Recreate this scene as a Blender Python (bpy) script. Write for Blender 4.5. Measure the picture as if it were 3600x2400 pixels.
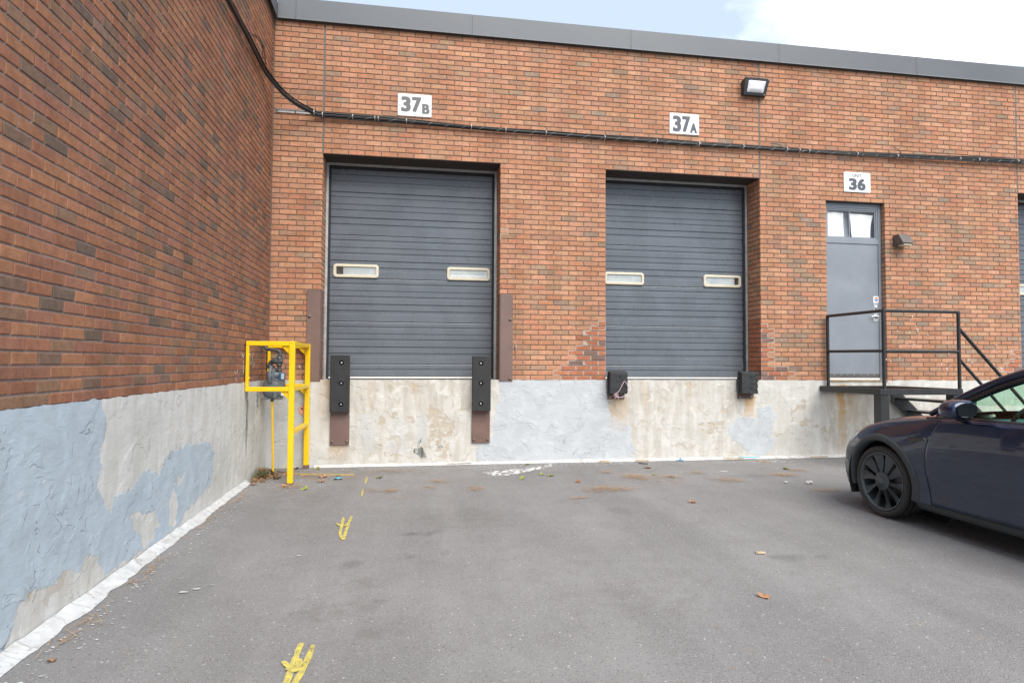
import bpy, bmesh, math, random
import numpy as np
from mathutils import Vector, Matrix
R = math.radians
rnd = random.Random(11)
npr = np.random.RandomState(5)
for o in list(bpy.data.objects):
    bpy.data.objects.remove(o)
S = bpy.context.scene
COL = S.collection

# ------------------------------------------------------------------ camera
cam_d = bpy.data.cameras.new('camera')
cam = bpy.data.objects.new('camera', cam_d)
COL.objects.link(cam)
YAW, PITCH, ROLL = 0.1598, 0.0353, 0.0053
CAM = Vector((1.8954, -8.6284, 1.4046))
cy, sy = math.cos(YAW), math.sin(YAW)
fw = Vector((sy * math.cos(PITCH), cy * math.cos(PITCH), math.sin(PITCH)))
rt = Vector((cy, -sy, 0)); up = rt.cross(fw)
r2 = rt * math.cos(ROLL) + up * math.sin(ROLL)
u2 = up * math.cos(ROLL) - rt * math.sin(ROLL)
cam.matrix_world = Matrix(((r2.x, u2.x, -fw.x, CAM.x), (r2.y, u2.y, -fw.y, CAM.y), (r2.z, u2.z, -fw.z, CAM.z), (0, 0, 0, 1)))
cam_d.sensor_width = 36.0
cam_d.lens = 21.74
cam_d.clip_start = 0.05
cam_d.clip_end = 2000
S.camera = cam

# ------------------------------------------------------------------ sky, sun, exposure
SUN_EL, SUN_AZ = R(50), R(160)          # azimuth measured clockwise from +y (veiled sun behind the viewer)
w = bpy.data.worlds.new('World'); S.world = w; w.use_nodes = True
wt = w.node_tree; wt.nodes.clear()
wo = wt.nodes.new('ShaderNodeOutputWorld'); wb = wt.nodes.new('ShaderNodeBackground')
sk = wt.nodes.new('ShaderNodeTexSky'); sk.sky_type = 'NISHITA'; sk.sun_disc = False
sk.sun_elevation = SUN_EL; sk.sun_rotation = SUN_AZ; sk.air_density = 1.0; sk.dust_density = 1.2; sk.ozone_density = 1.0
tc = wt.nodes.new('ShaderNodeTexCoord')
sep = wt.nodes.new('ShaderNodeSeparateXYZ'); wt.links.new(tc.outputs['Generated'], sep.inputs[0])
add = wt.nodes.new('ShaderNodeMath'); add.operation = 'MAXIMUM'; add.inputs[1].default_value = 0.0
wt.links.new(sep.outputs[2], add.inputs[0])
ad2 = wt.nodes.new('ShaderNodeMath'); ad2.operation = 'ADD'; ad2.inputs[1].default_value = 0.22
wt.links.new(add.outputs[0], ad2.inputs[0])
dv = wt.nodes.new('ShaderNodeVectorMath'); dv.operation = 'DIVIDE'
cmb = wt.nodes.new('ShaderNodeCombineXYZ')
for i in range(3): wt.links.new(ad2.outputs[0], cmb.inputs[i])
wt.links.new(tc.outputs['Generated'], dv.inputs[0]); wt.links.new(cmb.outputs[0], dv.inputs[1])
mp = wt.nodes.new('ShaderNodeMapping'); mp.inputs['Location'].default_value = (0.03, 3.67, 0)
wt.links.new(dv.outputs[0], mp.inputs['Vector'])
cn = wt.nodes.new('ShaderNodeTexNoise'); cn.inputs['Scale'].default_value = 1.5; cn.inputs['Detail'].default_value = 9; cn.inputs['Roughness'].default_value = 0.52
wt.links.new(mp.outputs[0], cn.inputs['Vector'])
cr = wt.nodes.new('ShaderNodeValToRGB')
cr.color_ramp.elements[0].position = 0.53; cr.color_ramp.elements[0].color = (0.0, 0.0, 0.0, 1)
cr.color_ramp.elements[1].position = 0.74; cr.color_ramp.elements[1].color = (1, 1, 1, 1)
wt.links.new(cn.outputs['Fac'], cr.inputs[0])
hz = wt.nodes.new('ShaderNodeMix'); hz.data_type = 'RGBA'; hz.inputs[0].default_value = 0.8
hz.inputs[7].default_value = (3.35, 3.95, 4.7, 1)
wt.links.new(sk.outputs[0], hz.inputs[6])
mx = wt.nodes.new('ShaderNodeMix'); mx.data_type = 'RGBA'
mx.inputs[7].default_value = (9.6, 9.7, 9.9, 1)
wt.links.new(cr.outputs[0], mx.inputs[0]); wt.links.new(hz.outputs[2], mx.inputs[6])
wt.links.new(mx.outputs[2], wb.inputs[0]); wb.inputs[1].default_value = 0.10
wt.links.new(wb.outputs[0], wo.inputs[0])

sun_d = bpy.data.lights.new('sun', 'SUN'); sun = bpy.data.objects.new('sun', sun_d); COL.objects.link(sun)
sun_d.energy = 2.0; sun_d.angle = R(50); sun_d.color = (1.0, 0.95, 0.875)
sdir = Vector((math.sin(SUN_AZ) * math.cos(SUN_EL), math.cos(SUN_AZ) * math.cos(SUN_EL), math.sin(SUN_EL)))
sun.rotation_euler = sdir.to_track_quat('Z', 'Y').to_euler()

S.view_settings.view_transform = 'Standard'; S.view_settings.look = 'None'
S.view_settings.exposure = 1.25; S.view_settings.gamma = 1.0; S.view_settings.use_curve_mapping = False
S.render.engine = 'CYCLES'

# ------------------------------------------------------------------ object helpers
def link(o, parent=None):
    COL.objects.link(o)
    if parent is not None: o.parent = parent
    return o

def thing(name, label, cat, loc=(0, 0, 0), rz=0.0, group=None):
    o = bpy.data.objects.new(name, None); COL.objects.link(o)
    o.location = loc; o.rotation_euler = (0, 0, rz); o.empty_display_size = 0.1
    o['label'] = label; o['category'] = cat
    if group: o['group'] = group
    return o

def tag(o, label=None, cat=None, group=None, kind=None):
    for k, v in (('label', label), ('category', cat), ('group', group), ('kind', kind)):
        if v: o[k] = v
    return o

class MB:
    """collects shapes and links them as one mesh object"""
    def __init__(s): s.v = []; s.f = []; s.sm = []
    def add(s, vs, fs, smooth=False):
        b = len(s.v); s.v += [tuple(p) for p in vs]
        for f in fs: s.f.append([i + b for i in f]); s.sm.append(smooth)
        return s
    def box(s, x0, x1, y0, y1, z0, z1):
        v = [(x, y, z) for z in (z0, z1) for y in (y0, y1) for x in (x0, x1)]
        return s.add(v, [(0, 2, 3, 1), (4, 5, 7, 6), (0, 1, 5, 4), (2, 6, 7, 3), (0, 4, 6, 2), (1, 3, 7, 5)])
    def prism(s, poly, axis, a, b):
        """extrude a 2D polygon along an axis; poly coords are the two other axes in order"""
        n = len(poly); vs = []
        for t in (a, b):
            for p, q in poly:
                vs.append({'x': (t, p, q), 'y': (p, t, q), 'z': (p, q, t)}[axis])
        return s.add(vs, [tuple(range(n))[::-1], tuple(range(n, 2 * n))] + [(i, (i + 1) % n, n + (i + 1) % n, n + i) for i in range(n)])
    def tube(s, path, r, n=10, caps=True, smooth=True):
        P = [Vector(p) for p in path]; m = len(P); vs = []; up0 = None
        rr = r if hasattr(r, '__len__') else [r] * m
        for i in range(m):
            t = (P[min(i + 1, m - 1)] - P[max(i - 1, 0)])
            if t.length < 1e-9: t = Vector((0, 0, 1))
            t.normalize()
            if up0 is None: up0 = Vector((0, 0, 1)) if abs(t.z) < 0.9 else Vector((0, 1, 0))
            a = t.cross(up0)
            if a.length < 1e-6: a = t.orthogonal()
            a.normalize(); b = a.cross(t); up0 = b
            for k in range(n):
                an = 2 * math.pi * k / n
                vs.append(P[i] + a * (rr[i] * math.cos(an)) + b * (rr[i] * math.sin(an)))
        fs = [(i * n + k, i * n + (k + 1) % n, (i + 1) * n + (k + 1) % n, (i + 1) * n + k) for i in range(m - 1) for k in range(n)]
        s.add(vs, fs, smooth)
        if caps:
            s.add(vs[:n], [tuple(range(n))[::-1]]); s.add(vs[-n:], [tuple(range(n))])
        return s
    def lathe(s, prof, c=(0, 0, 0), axis='z', n=24, smooth=True, cap=True):
        """prof: list of (radius, height) along the axis"""
        vs = []
        for r, h in prof:
            for k in range(n):
                an = 2 * math.pi * k / n; a, b = r * math.cos(an), r * math.sin(an)
                p = {'z': (a, b, h), 'y': (a, h, b), 'x': (h, a, b)}[axis]
                vs.append((p[0] + c[0], p[1] + c[1], p[2] + c[2]))
        m = len(prof)
        s.add(vs, [(i * n + k, i * n + (k + 1) % n, (i + 1) * n + (k + 1) % n, (i + 1) * n + k) for i in range(m - 1) for k in range(n)], smooth)
        if cap:
            for i in (0, m - 1):
                if prof[i][0] > 1e-6: s.add(vs[i * n:(i + 1) * n], [tuple(range(n))])
        return s
    def grid(s, pts, nu, nv, smooth=True, closed_v=False):
        fs = []
        for i in range(nu - 1):
            for j in range(nv if closed_v else nv - 1):
                fs.append((i * nv + j, i * nv + (j + 1) % nv, (i + 1) * nv + (j + 1) % nv, (i + 1) * nv + j))
        return s.add(pts, fs, smooth)
    def mesh(s, name, mat=None):
        me = bpy.data.meshes.new(name); me.from_pydata(s.v, [], s.f)
        me.polygons.foreach_set('use_smooth', s.sm)
        if mat: me.materials.append(mat)
        me.update(); return me
    def build(s, name, mat, parent=None, bevel=0, seg=2, loc=None, fix=True):
        me = s.mesh(name, mat)
        if fix:
            bm = bmesh.new(); bm.from_mesh(me); bmesh.ops.recalc_face_normals(bm, faces=bm.faces[:]); bm.to_mesh(me); bm.free()
        o = bpy.data.objects.new(name, me); link(o, parent)
        if loc: o.location = loc
        if bevel:
            m = o.modifiers.new('bevel', 'BEVEL'); m.width = bevel; m.segments = seg; m.limit_method = 'ANGLE'; m.angle_limit = R(40)
        return o

def smooth_path(P, k=6):
    P = [Vector(p) for p in P]; out = []
    for i in range(len(P) - 1):
        a, b, c, d = P[max(i - 1, 0)], P[i], P[i + 1], P[min(i + 2, len(P) - 1)]
        for j in range(k):
            t = j / k
            out.append(0.5 * ((2 * b) + (c - a) * t + (2 * a - 5 * b + 4 * c - d) * t * t + (3 * b - a - 3 * c + d) * t ** 3))
    out.append(P[-1]); return out

# ------------------------------------------------------------------ material helpers
class G:
    def __init__(s, name):
        s.m = bpy.data.materials.new(name); s.m.use_nodes = True; s.t = s.m.node_tree; s.t.nodes.clear()
        s.out = s.t.nodes.new('ShaderNodeOutputMaterial'); s.b = s.t.nodes.new('ShaderNodeBsdfPrincipled')
        s.t.links.new(s.b.outputs[0], s.out.inputs[0]); s._pos = None
    def n(s, typ, ins=None, **kw):
        x = s.t.nodes.new('ShaderNode' + typ)
        for k, v in kw.items(): setattr(x, k, v)
        for k, v in (ins or {}).items(): s.set(x.inputs[k], v)
        return x
    def set(s, inp, v):
        if isinstance(v, bpy.types.NodeSocket): s.t.links.new(v, inp)
        elif isinstance(v, bpy.types.Node): s.t.links.new(v.outputs[0], inp)
        else:
            if hasattr(inp.default_value, '__len__') and hasattr(v, '__len__') and len(v) == 3 and len(inp.default_value) == 4: v = (*v, 1)
            inp.default_value = v
    @property
    def pos(s):
        if s._pos is None: s._pos = s.n('NewGeometry').outputs['Position']
        return s._pos
    def obj(s): return s.n('TexCoord').outputs['Object']
    def map(s, sc, vec=None, loc=(0, 0, 0)): return s.n('Mapping', {'Vector': vec or s.pos, 'Scale': sc, 'Location': loc}).outputs[0]
    def noise(s, scale, detail=3, rough=0.5, vec=None, dist=0.0): return s.n('TexNoise', {'Vector': vec or s.pos, 'Scale': scale, 'Detail': detail, 'Roughness': rough, 'Distortion': dist}).outputs['Fac']
    def math(s, op, a, b=0.0, c=0.0, clamp=False): return s.n('Math', {0: a, 1: b, 2: c}, operation=op, use_clamp=clamp).outputs[0]
    def step(s, v, lo, hi, a=0.0, b=1.0): return s.n('MapRange', {0: v, 1: lo, 2: hi, 3: a, 4: b}, interpolation_type='SMOOTHSTEP').outputs[0]
    def mix(s, f, a, b, mode='MIX'):
        x = s.n('Mix', data_type='RGBA', blend_type=mode); s.set(x.inputs[0], f); s.set(x.inputs[6], a); s.set(x.inputs[7], b); return x.outputs[2]
    def attr(s, name): return s.n('Attribute', attribute_name=name)
    def bump(s, h, strength=0.3, dist=0.01, normal=None):
        x = s.n('Bump', {'Height': h, 'Strength': strength, 'Distance': dist})
        if normal is not None: s.set(x.inputs['Normal'], normal)
        return x.outputs[0]
    def done(s, color=None, rough=None, metal=None, normal=None, **kw):
        if color is not None: s.set(s.b.inputs['Base Color'], color)
        if rough is not None: s.set(s.b.inputs['Roughness'], rough)
        if metal is not None: s.set(s.b.inputs['Metallic'], metal)
        if normal is not None: s.set(s.b.inputs['Normal'], normal)
        for k, v in kw.items(): s.set(s.b.inputs[k.replace('_', ' ')], v)
        return s.m

def worn(name, col, rough=0.5, metal=0.0, var=0.18, dirt=(0.12, 0.10, 0.08), damt=0.25, scale=6.0, bump=0.1, **kw):
    g = G(name)
    n1 = g.noise(scale, 5, 0.6); n2 = g.noise(scale * 9, 3, 0.6)
    c = g.mix(g.step(n1, 0.3, 0.7), tuple(x * (1 - var) for x in col), tuple(min(1, x * (1 + var)) for x in col))
    c = g.mix(g.math('MULTIPLY', g.step(n2, 0.5, 0.8), damt), c, dirt)
    return g.done(c, g.step(n1, 0.2, 0.8, rough * 0.85, min(1, rough * 1.2)), metal, g.bump(n2, bump, 0.003), **kw)

# ---- brick
def brick_mat(name, per_object):
    g = G(name)
    base = g.n('ObjectInfo').outputs['Color'] if per_object else g.attr('tone').outputs['Color']
    n1 = g.noise(22, 4, 0.65); n2 = g.noise(150, 3, 0.6); n3 = g.noise(5.5, 3, 0.6); stk = g.noise(1.0, 4, 0.6, vec=g.map((3.2, 3.2, 0.30)))
    st = g.noise(1.0, 3, 0.6, vec=g.map((26, 26, 130)))
    c = g.mix(g.step(n1, 0.25, 0.75), (0.80, 0.80, 0.80), (1.17, 1.15, 1.12))
    c = g.mix(1.0, base, c, 'MULTIPLY')
    c = g.mix(1.0, c, g.mix(g.step(stk, .32, .68), (.86, .85, .84), (1.07, 1.07, 1.08)), 'MULTIPLY')
    c = g.mix(g.math('MULTIPLY', g.step(n3, 0.55, 0.76), 0.16), c, (0.17, 0.125, 0.09))      # smoked flashing on the brick faces
    fl = g.math('MULTIPLY', g.step(st, 0.63, 0.69), g.step(n1, 0.45, 0.6))
    c = g.mix(g.math('MULTIPLY', fl, 0.75), c, (0.075, 0.05, 0.04))                          # dark scores
    c = g.mix(g.math('MULTIPLY', g.step(n2, 0.62, 0.75), 0.22), c, (0.5, 0.36, 0.28))
    h = g.math('SUBTRACT', g.math('ADD', g.math('MULTIPLY', n1, 0.7), g.math('MULTIPLY', n2, 0.35)), g.math('MULTIPLY', fl, 0.6))
    return g.done(c, 0.9, 0, g.bump(h, 0.55, 0.005), Specular_IOR_Level=0.25)
BRICK_O = brick_mat('brick_single', True)
BRICK_S = brick_mat('brick_run', False)

def mortar_mat(name, col):
    g = G(name); n1 = g.noise(60, 4, 0.7); n2 = g.noise(4, 3)
    c = g.mix(g.step(n1, 0.3, 0.7), tuple(x * 0.8 for x in col), tuple(x * 1.18 for x in col))
    c = g.mix(g.math('MULTIPLY', g.step(n2, 0.5, 0.75), 0.35), c, tuple(x * 0.6 for x in col))
    return g.done(c, 0.95, 0, g.bump(n1, 0.5, 0.004), Specular_IOR_Level=0.15)
MORTAR = mortar_mat('mortar_grey', (0.180, 0.137, 0.108))
MORTAR_L = mortar_mat('mortar_side_wall', (0.27, 0.215, 0.195))
MORTAR_N = mortar_mat('mortar_fresh', (0.43, 0.37, 0.315))

# ---- painted, stained concrete: the wear fields are measured per vertex on the wall
def concrete_mat(name, blue, cream, beige, h_axis):
    g = G(name)
    sc = (1, 1, 0.22)
    f1 = g.noise(16, 5, 0.65); f2 = g.noise(70, 4, 0.6); big = g.noise(1.7, 4, 0.6)
    strk = g.noise(9, 4, 0.6, vec=g.map(sc)); strk2 = g.noise(30, 3, 0.6, vec=g.map((1, 1, 0.10)))
    fine = g.math('MULTIPLY', g.math('SUBTRACT', f1, 0.5), 1.3)
    def mask(a, soft=0.12, off=0.0, amp=1.0):
        v = g.math('ADD', g.attr(a).outputs['Fac'], g.math('MULTIPLY', fine, amp))
        return g.step(v, off - soft, off + soft)
    c = g.mix(g.step(strk, 0.36, 0.66), cream, beige)
    c = g.mix(g.math('MULTIPLY', g.step(big, 0.48, 0.66), 0.55), c, tuple(x * 0.86 for x in beige))
    c = g.mix(g.math('MULTIPLY', g.step(strk2, 0.56, 0.75), 0.35), c, tuple(x * 1.1 for x in cream))
    c = g.mix(g.math('MULTIPLY', g.step(f2, 0.60, 0.72), 0.22), c, (0.28, 0.24, 0.19))
    dirt = g.attr('dirt').outputs['Fac']
    c = g.mix(g.math('MULTIPLY', g.math('MULTIPLY', dirt, g.step(strk, 0.25, 0.72)), 0.55), c, (0.40, 0.345, 0.265))
    c = g.mix(g.math('MULTIPLY', mask('grey', 0.5, 0.15, 3.2), 0.50), c, (0.52, 0.54, 0.545))
    fl2 = g.math('MULTIPLY', g.step(g.noise(5.0, 5, 0.62, dist=0.9), 0.60, 0.615), g.step(dirt, 0.12, 0.5))
    tan = g.math('MAXIMUM', g.math('MULTIPLY', mask('tan', 0.08, 0.0, 2.2), g.step(g.noise(8, 5, 0.65, dist=0.6), 0.43, 0.52)), g.math('MULTIPLY', fl2, 0.65))
    wf = g.math('MULTIPLY', g.step(g.noise(6.5, 5, 0.62, dist=0.7, vec=g.map((1, 1, 1), loc=(7, 3, 5))), 0.60, 0.62), g.step(dirt, 0.12, 0.5))
    c = g.mix(g.math('MULTIPLY', wf, 0.6), c, tuple(min(1, x * 1.08) for x in cream))
    c = g.mix(g.math('MULTIPLY', tan, 0.8), c, (0.47, 0.40, 0.31))
    bl = mask('blue', 0.20, 0.0, 1.5)
    sw = g.noise(3.2, 4, 0.55, dist=1.2)
    cb = g.mix(g.step(sw, 0.3, 0.7), tuple(x * 0.92 for x in blue), tuple(min(1, x * 1.07) for x in blue))
    cb = g.mix(g.math('MULTIPLY', g.step(g.noise(11, 3, 0.6), 0.63, 0.70), 0.45), cb, cream)
    c = g.mix(bl, c, cb)
    dk = mask('dark', 0.2, 0, 1.6)
    c = g.mix(g.math('MULTIPLY', dk, g.math('MAXIMUM', g.step(f2, 0.46, 0.60), g.step(strk2, 0.42, 0.62))), c, (0.115, 0.125, 0.12))
    rs = g.math('MULTIPLY', g.attr('rust').outputs['Fac'], g.step(strk2, 0.25, 0.6, 0.45, 1.0))
    c = g.mix(rs, c, (0.50, 0.29, 0.095))
    # lifted paint edges: short cracked contours
    ct = g.noise(5.5, 3, 0.55, dist=0.8)
    line = g.math('SUBTRACT', 1.0, g.step(g.math('ABSOLUTE', g.math('SUBTRACT', ct, 0.5)), 0.0015, 0.006))
    lm = g.math('MULTIPLY', g.math('MULTIPLY', line, g.step(g.noise(2.9, 2, 0.5), 0.54, 0.62)), g.step(bl, 0, 1, 0.35, 1.0))
    c = g.mix(g.math('MULTIPLY', lm, 0.75), c, (0.16, 0.15, 0.14))
    h = g.math('ADD', g.math('MULTIPLY', f1, 0.35), g.math('MULTIPLY', f2, 0.12))
    h = g.math('ADD', h, g.math('MULTIPLY', bl, 0.35))
    h = g.math('SUBTRACT', h, g.math('MULTIPLY', tan, 0.45))
    h = g.math('ADD', h, g.math('MULTIPLY', g.step(ct, 0.488, 0.512), g.math('MULTIPLY', g.step(g.noise(2.9, 2, 0.5), 0.46, 0.58), 0.6)))
    br = g.noise(7, 3, 0.6, vec=g.map((1.0, 1.0, 3.2)), dist=0.6)
    h = g.math('ADD', h, g.math('MULTIPLY', br, 0.5))
    return g.done(c, g.step(bl, 0, 1, 0.85, 0.6), 0, g.bump(h, 0.55, 0.011), Specular_IOR_Level=0.3)

# ---- asphalt
def asphalt_mat():
    g = G('asphalt')
    v = g.n('TexVoronoi', {'Vector': g.pos, 'Scale': 95.0}); vr = g.n('SeparateColor', {0: v.outputs['Color']}).outputs[0]
    v2 = g.n('TexVoronoi', {'Vector': g.pos, 'Scale': 46.0}); vr2 = g.n('SeparateColor', {0: v2.outputs['Color']}).outputs[0]
    big = g.noise(0.55, 5, 0.6); mid = g.noise(3.4, 5, 0.65); fn = g.noise(240, 3, 0.7)
    c = g.mix(g.step(big, 0.3, 0.7), (0.186, 0.181, 0.178), (0.238, 0.232, 0.229))
    tk = g.noise(1.0, 4, 0.6, vec=g.map((1.9, 0.22, 1)), dist=0.3)
    c = g.mix(1.0, c, g.mix(g.step(tk, .30, .70), (.90, .90, .90), (1.10, 1.10, 1.10)), 'MULTIPLY')
    c = g.mix(g.math('MULTIPLY', g.step(mid, 0.44, 0.72), 0.40), c, (0.164, 0.152, 0.148))
    c = g.mix(g.math('MULTIPLY', g.step(fn, 0.35, 0.75), 0.5), c, (0.29, 0.28, 0.283))
    c = g.mix(g.math('MULTIPLY', g.step(fn, 0.45, 0.25), 0.6), c, (0.085, 0.079, 0.080))
    c = g.mix(g.math('MULTIPLY', g.math('MULTIPLY', g.step(vr, 0.74, 0.84), g.step(v.outputs['Distance'], 0.45, 0.25)), 0.62), c, (0.40, 0.39, 0.38))
    c = g.mix(g.math('MULTIPLY', g.math('MULTIPLY', g.step(vr2, 0.955, 0.975), g.step(v2.outputs['Distance'], 0.33, 0.18)), 0.7), c, (0.54, 0.53, 0.51))
    c = g.mix(g.math('MULTIPLY', g.math('MULTIPLY', g.step(vr, 0.26, 0.16), g.step(v.outputs['Distance'], 0.45, 0.25)), 0.62), c, (0.075, 0.07, 0.07))
    st = g.attr('stain').outputs['Fac']
    c = g.mix(g.math('MULTIPLY', g.math('MULTIPLY', st, g.step(mid, 0.2, 0.6, 0.55, 1.0)), g.step(g.noise(75, 4, 0.7), .34, .58)), c, (0.055, 0.052, 0.052))
    br = g.attr('brown').outputs['Fac']
    c = g.mix(g.math('MULTIPLY', br, g.step(g.noise(9, 4, 0.6), 0.35, 0.65)), c, (0.115, 0.095, 0.078))
    h = g.math('ADD', g.math('MULTIPLY', fn, 0.5), g.math('MULTIPLY', g.step(v.outputs['Distance'], 0.6, 0.1), 0.5))
    return g.done(c, 0.92, 0, g.bump(h, 0.55, 0.006), Specular_IOR_Level=0.25)

DOOR_G = worn('door_grey_paint', (0.120, 0.136, 0.158), 0.27, 0, 0.10, (0.16, 0.15, 0.14), 0.12, 2.2, 0.05)
ENTRY_G = worn('entry_door_paint', (0.222, 0.245, 0.278), 0.42, 0, 0.07, (0.20, 0.18, 0.16), 0.10, 2.0, 0.06)
COPING = worn('coping_metal', (0.112, 0.12, 0.132), 0.45, 0.15, 0.07, (0.2, 0.19, 0.18), 0.06, 0.7, 0.03)
YELLOW = worn('yellow_enamel', (0.93, 0.595, 0.004), 0.38, 0, 0.04, (0.40, 0.22, 0.03), 0.07, 8, 0.06)
def yellow_mat():
    g = G('chipped_yellow_enamel'); n = g.noise(7, 4, .6); n2 = g.noise(26, 5, .7); n3 = g.noise(90, 3, .6)
    c = g.mix(g.step(n, .3, .7), (0.90, 0.565, 0.004), (0.95, 0.615, 0.006))
    c = g.mix(g.math('MULTIPLY', g.step(n3, .55, .75), .12), c, (.42, .25, .05))
    ch = g.step(n2, .672, .69); c = g.mix(ch, c, (.075, .05, .03))
    return g.done(c, g.step(ch, 0, 1, .36, .8), 0, g.bump(g.math('SUBTRACT', g.math('MULTIPLY', n3, .2), ch), .3, .002))
YELLOW = yellow_mat()
BLACKP = worn('black_paint', (0.022, 0.023, 0.025), 0.38, 0, 0.2, (0.10, 0.08, 0.07), 0.15, 9, 0.08)
RUBBER = worn('black_rubber', (0.024, 0.025, 0.027), 0.72, 0, 0.3, (0.15, 0.145, 0.14), 0.30, 10, 0.4)
BROWN = worn('brown_steel_paint', (0.178, 0.115, 0.098), 0.55, 0, 0.08, (0.12, 0.08, 0.07), 0.18, 3, 0.08)
RUSTY = worn('rusty_brown_steel', (0.165, 0.10, 0.082), 0.65, 0, 0.2, (0.055, 0.042, 0.04), 0.5, 5, 0.2)
GALV = worn('galvanised_steel', (0.46, 0.47, 0.47), 0.5, 0.5, 0.12, (0.25, 0.22, 0.2), 0.25, 9, 0.1)
WHITEP = worn('white_trim_paint', (0.74, 0.73, 0.70), 0.5, 0, 0.05, (0.35, 0.3, 0.26), 0.25, 6, 0.08)
CREAMP = worn('cream_window_frame', (0.64, 0.585, 0.455), 0.45, 0, 0.05, (0.4, 0.34, 0.25), 0.18, 10, 0.05)
DARKM = worn('dark_soffit_metal', (0.045, 0.035, 0.03), 0.6, 0, 0.2, (0.1, 0.06, 0.045), 0.4, 5, 0.1)
SEALB = worn('black_weather_seal', (0.018, 0.018, 0.02), 0.7, 0, 0.2)
CHROME = worn('brushed_steel', (0.62, 0.62, 0.62), 0.3, 0.9, 0.05, (0.4, 0.4, 0.4), 0.1, 10, 0.03)
GASGREY = worn('gas_meter_grey', (0.135, 0.152, 0.165), 0.45, 0, 0.12, (0.06, 0.06, 0.06), 0.3, 14, 0.1)
PIPEGREY = worn('pipe_grey', (0.065, 0.073, 0.08), 0.4, 0, 0.12, (0.12, 0.1, 0.09), 0.2, 14, 0.1)
CABLE = worn('black_cable', (0.009, 0.009, 0.010), 0.5, 0, 0.2, (0.04, 0.04, 0.04), 0.15, 14, 0.05)
TIE = worn('pale_cable_tie', (0.62, 0.60, 0.56), 0.45)
SIGNW = worn('sign_white', (0.79, 0.79, 0.80), 0.4, 0, 0.02, (0.6, 0.6, 0.6), 0.1, 3, 0.01)
SIGND = worn('sign_dark_grey', (0.075, 0.085, 0.105), 0.5, 0, 0.03)
SIGNM = worn('sign_mid_grey', (0.125, 0.13, 0.135), 0.5, 0, 0.03)
BRONZE = worn('bronze_lamp_housing', (0.105, 0.088, 0.078), 0.5, 0.1, 0.1, (0.2, 0.18, 0.16), 0.2, 12, 0.05)
CAULK = worn('joint_sealant', (0.145, 0.135, 0.125), 0.8, 0, 0.15, (0.07, 0.06, 0.055), 0.6, 7, 0.2)
CORE = worn('concrete_core', (0.42, 0.39, 0.34), 0.9, 0, 0.12, (0.25, 0.2, 0.15), 0.4, 8, 0.3)
BLUEP = worn('blue_plastic', (0.03, 0.28, 0.50), 0.4)
BLUEL = worn('light_blue_plastic', (0.08, 0.42, 0.60), 0.4)
WOOD = worn('bare_wood', (0.50, 0.39, 0.26), 0.75, 0, 0.2, (0.3, 0.18, 0.08), 0.4, 20, 0.2)
TWIG = worn('dark_twig', (0.07, 0.05, 0.04), 0.8)
def seal_mat(nm, c0, c1):
    g = G(nm); n = g.noise(9, 5, 0.65); n2 = g.noise(55, 3, 0.6); n3 = g.noise(2.1, 3, 0.6, dist=1.5)
    c = g.mix(g.step(n, 0.3, 0.7), c0, c1)
    c = g.mix(g.math('MULTIPLY', g.step(n2, 0.62, 0.74), 0.35), c, (0.33, 0.29, 0.25))
    ln = g.math('SUBTRACT', 1.0, g.step(g.math('ABSOLUTE', g.math('SUBTRACT', n3, 0.5)), 0.002, 0.012))
    c = g.mix(g.math('MULTIPLY', ln, 0.55), c, (0.28, 0.25, 0.22))
    n4 = g.noise(5, 5, 0.65, vec=g.map((1, 1, 1), loc=(3, 9, 1)))
    c = g.mix(g.math('MULTIPLY', g.step(n4, 0.48, 0.70), 0.55), c, (0.36, 0.345, 0.32))
    return g.done(c, 0.6, 0, g.bump(g.math('ADD', n, g.math('MULTIPLY', n2, 0.3)), 0.5, 0.008))
SEALW = seal_mat('white_roof_coating', (0.49, 0.50, 0.505), (0.63, 0.64, 0.645)); SEALB2 = seal_mat('cream_wall_foot_coating', (0.52, 0.515, 0.49), (0.66, 0.655, 0.63))
def spill_mat():
    g = G('broken_white_coating'); n = g.noise(14, 6, 0.7, dist=0.5); g.t.links.remove(g.out.inputs[0].links[0])
    g.done(g.mix(g.step(g.noise(40, 3), .3, .7), (0.56, 0.56, 0.55), (0.74, 0.74, 0.73)), 0.7, 0)
    tr = g.n('BsdfTransparent'); ms = g.n('MixShader', {0: g.step(n, 0.47, 0.50)})
    g.t.links.new(tr.outputs[0], ms.inputs[1]); g.t.links.new(g.b.outputs[0], ms.inputs[2]); g.t.links.new(ms.outputs[0], g.out.inputs[0]); return g.m
SPILL = spill_mat()
def spray_mat():
    g = G('yellow_spray_paint'); n = g.noise(130, 3, 0.7); n2 = g.noise(20, 3)
    c = g.mix(g.step(n, 0.40, 0.62), (0.74, 0.60, 0.07), (0.30, 0.27, 0.16))
    c = g.mix(g.math('MULTIPLY', g.step(n2, 0.5, 0.7), 0.35), c, (0.80, 0.67, 0.16))
    g.done(c, 0.85, 0, g.bump(n, 0.5, 0.004)); g.t.links.remove(g.out.inputs[0].links[0]); tr = g.n('BsdfTransparent'); ms = g.n('MixShader', {0: g.step(g.math('ADD', g.math('MULTIPLY', n, .75), g.math('MULTIPLY', n2, .25)), 0.36, 0.47)})
    g.t.links.new(tr.outputs[0], ms.inputs[1]); g.t.links.new(g.b.outputs[0], ms.inputs[2]); g.t.links.new(ms.outputs[0], g.out.inputs[0]); return g.m
SPRAY = spray_mat()
def pane_mat(name, c0, c1, rough=0.12):
    g = G(name); n = g.noise(4.5, 4, 0.6, dist=0.8)
    return g.done(g.mix(g.step(n, 0.35, 0.7), c0, c1), rough, 0, g.bump(g.noise(3, 2), 0.04, 0.01), Specular_IOR_Level=0.6)
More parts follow.
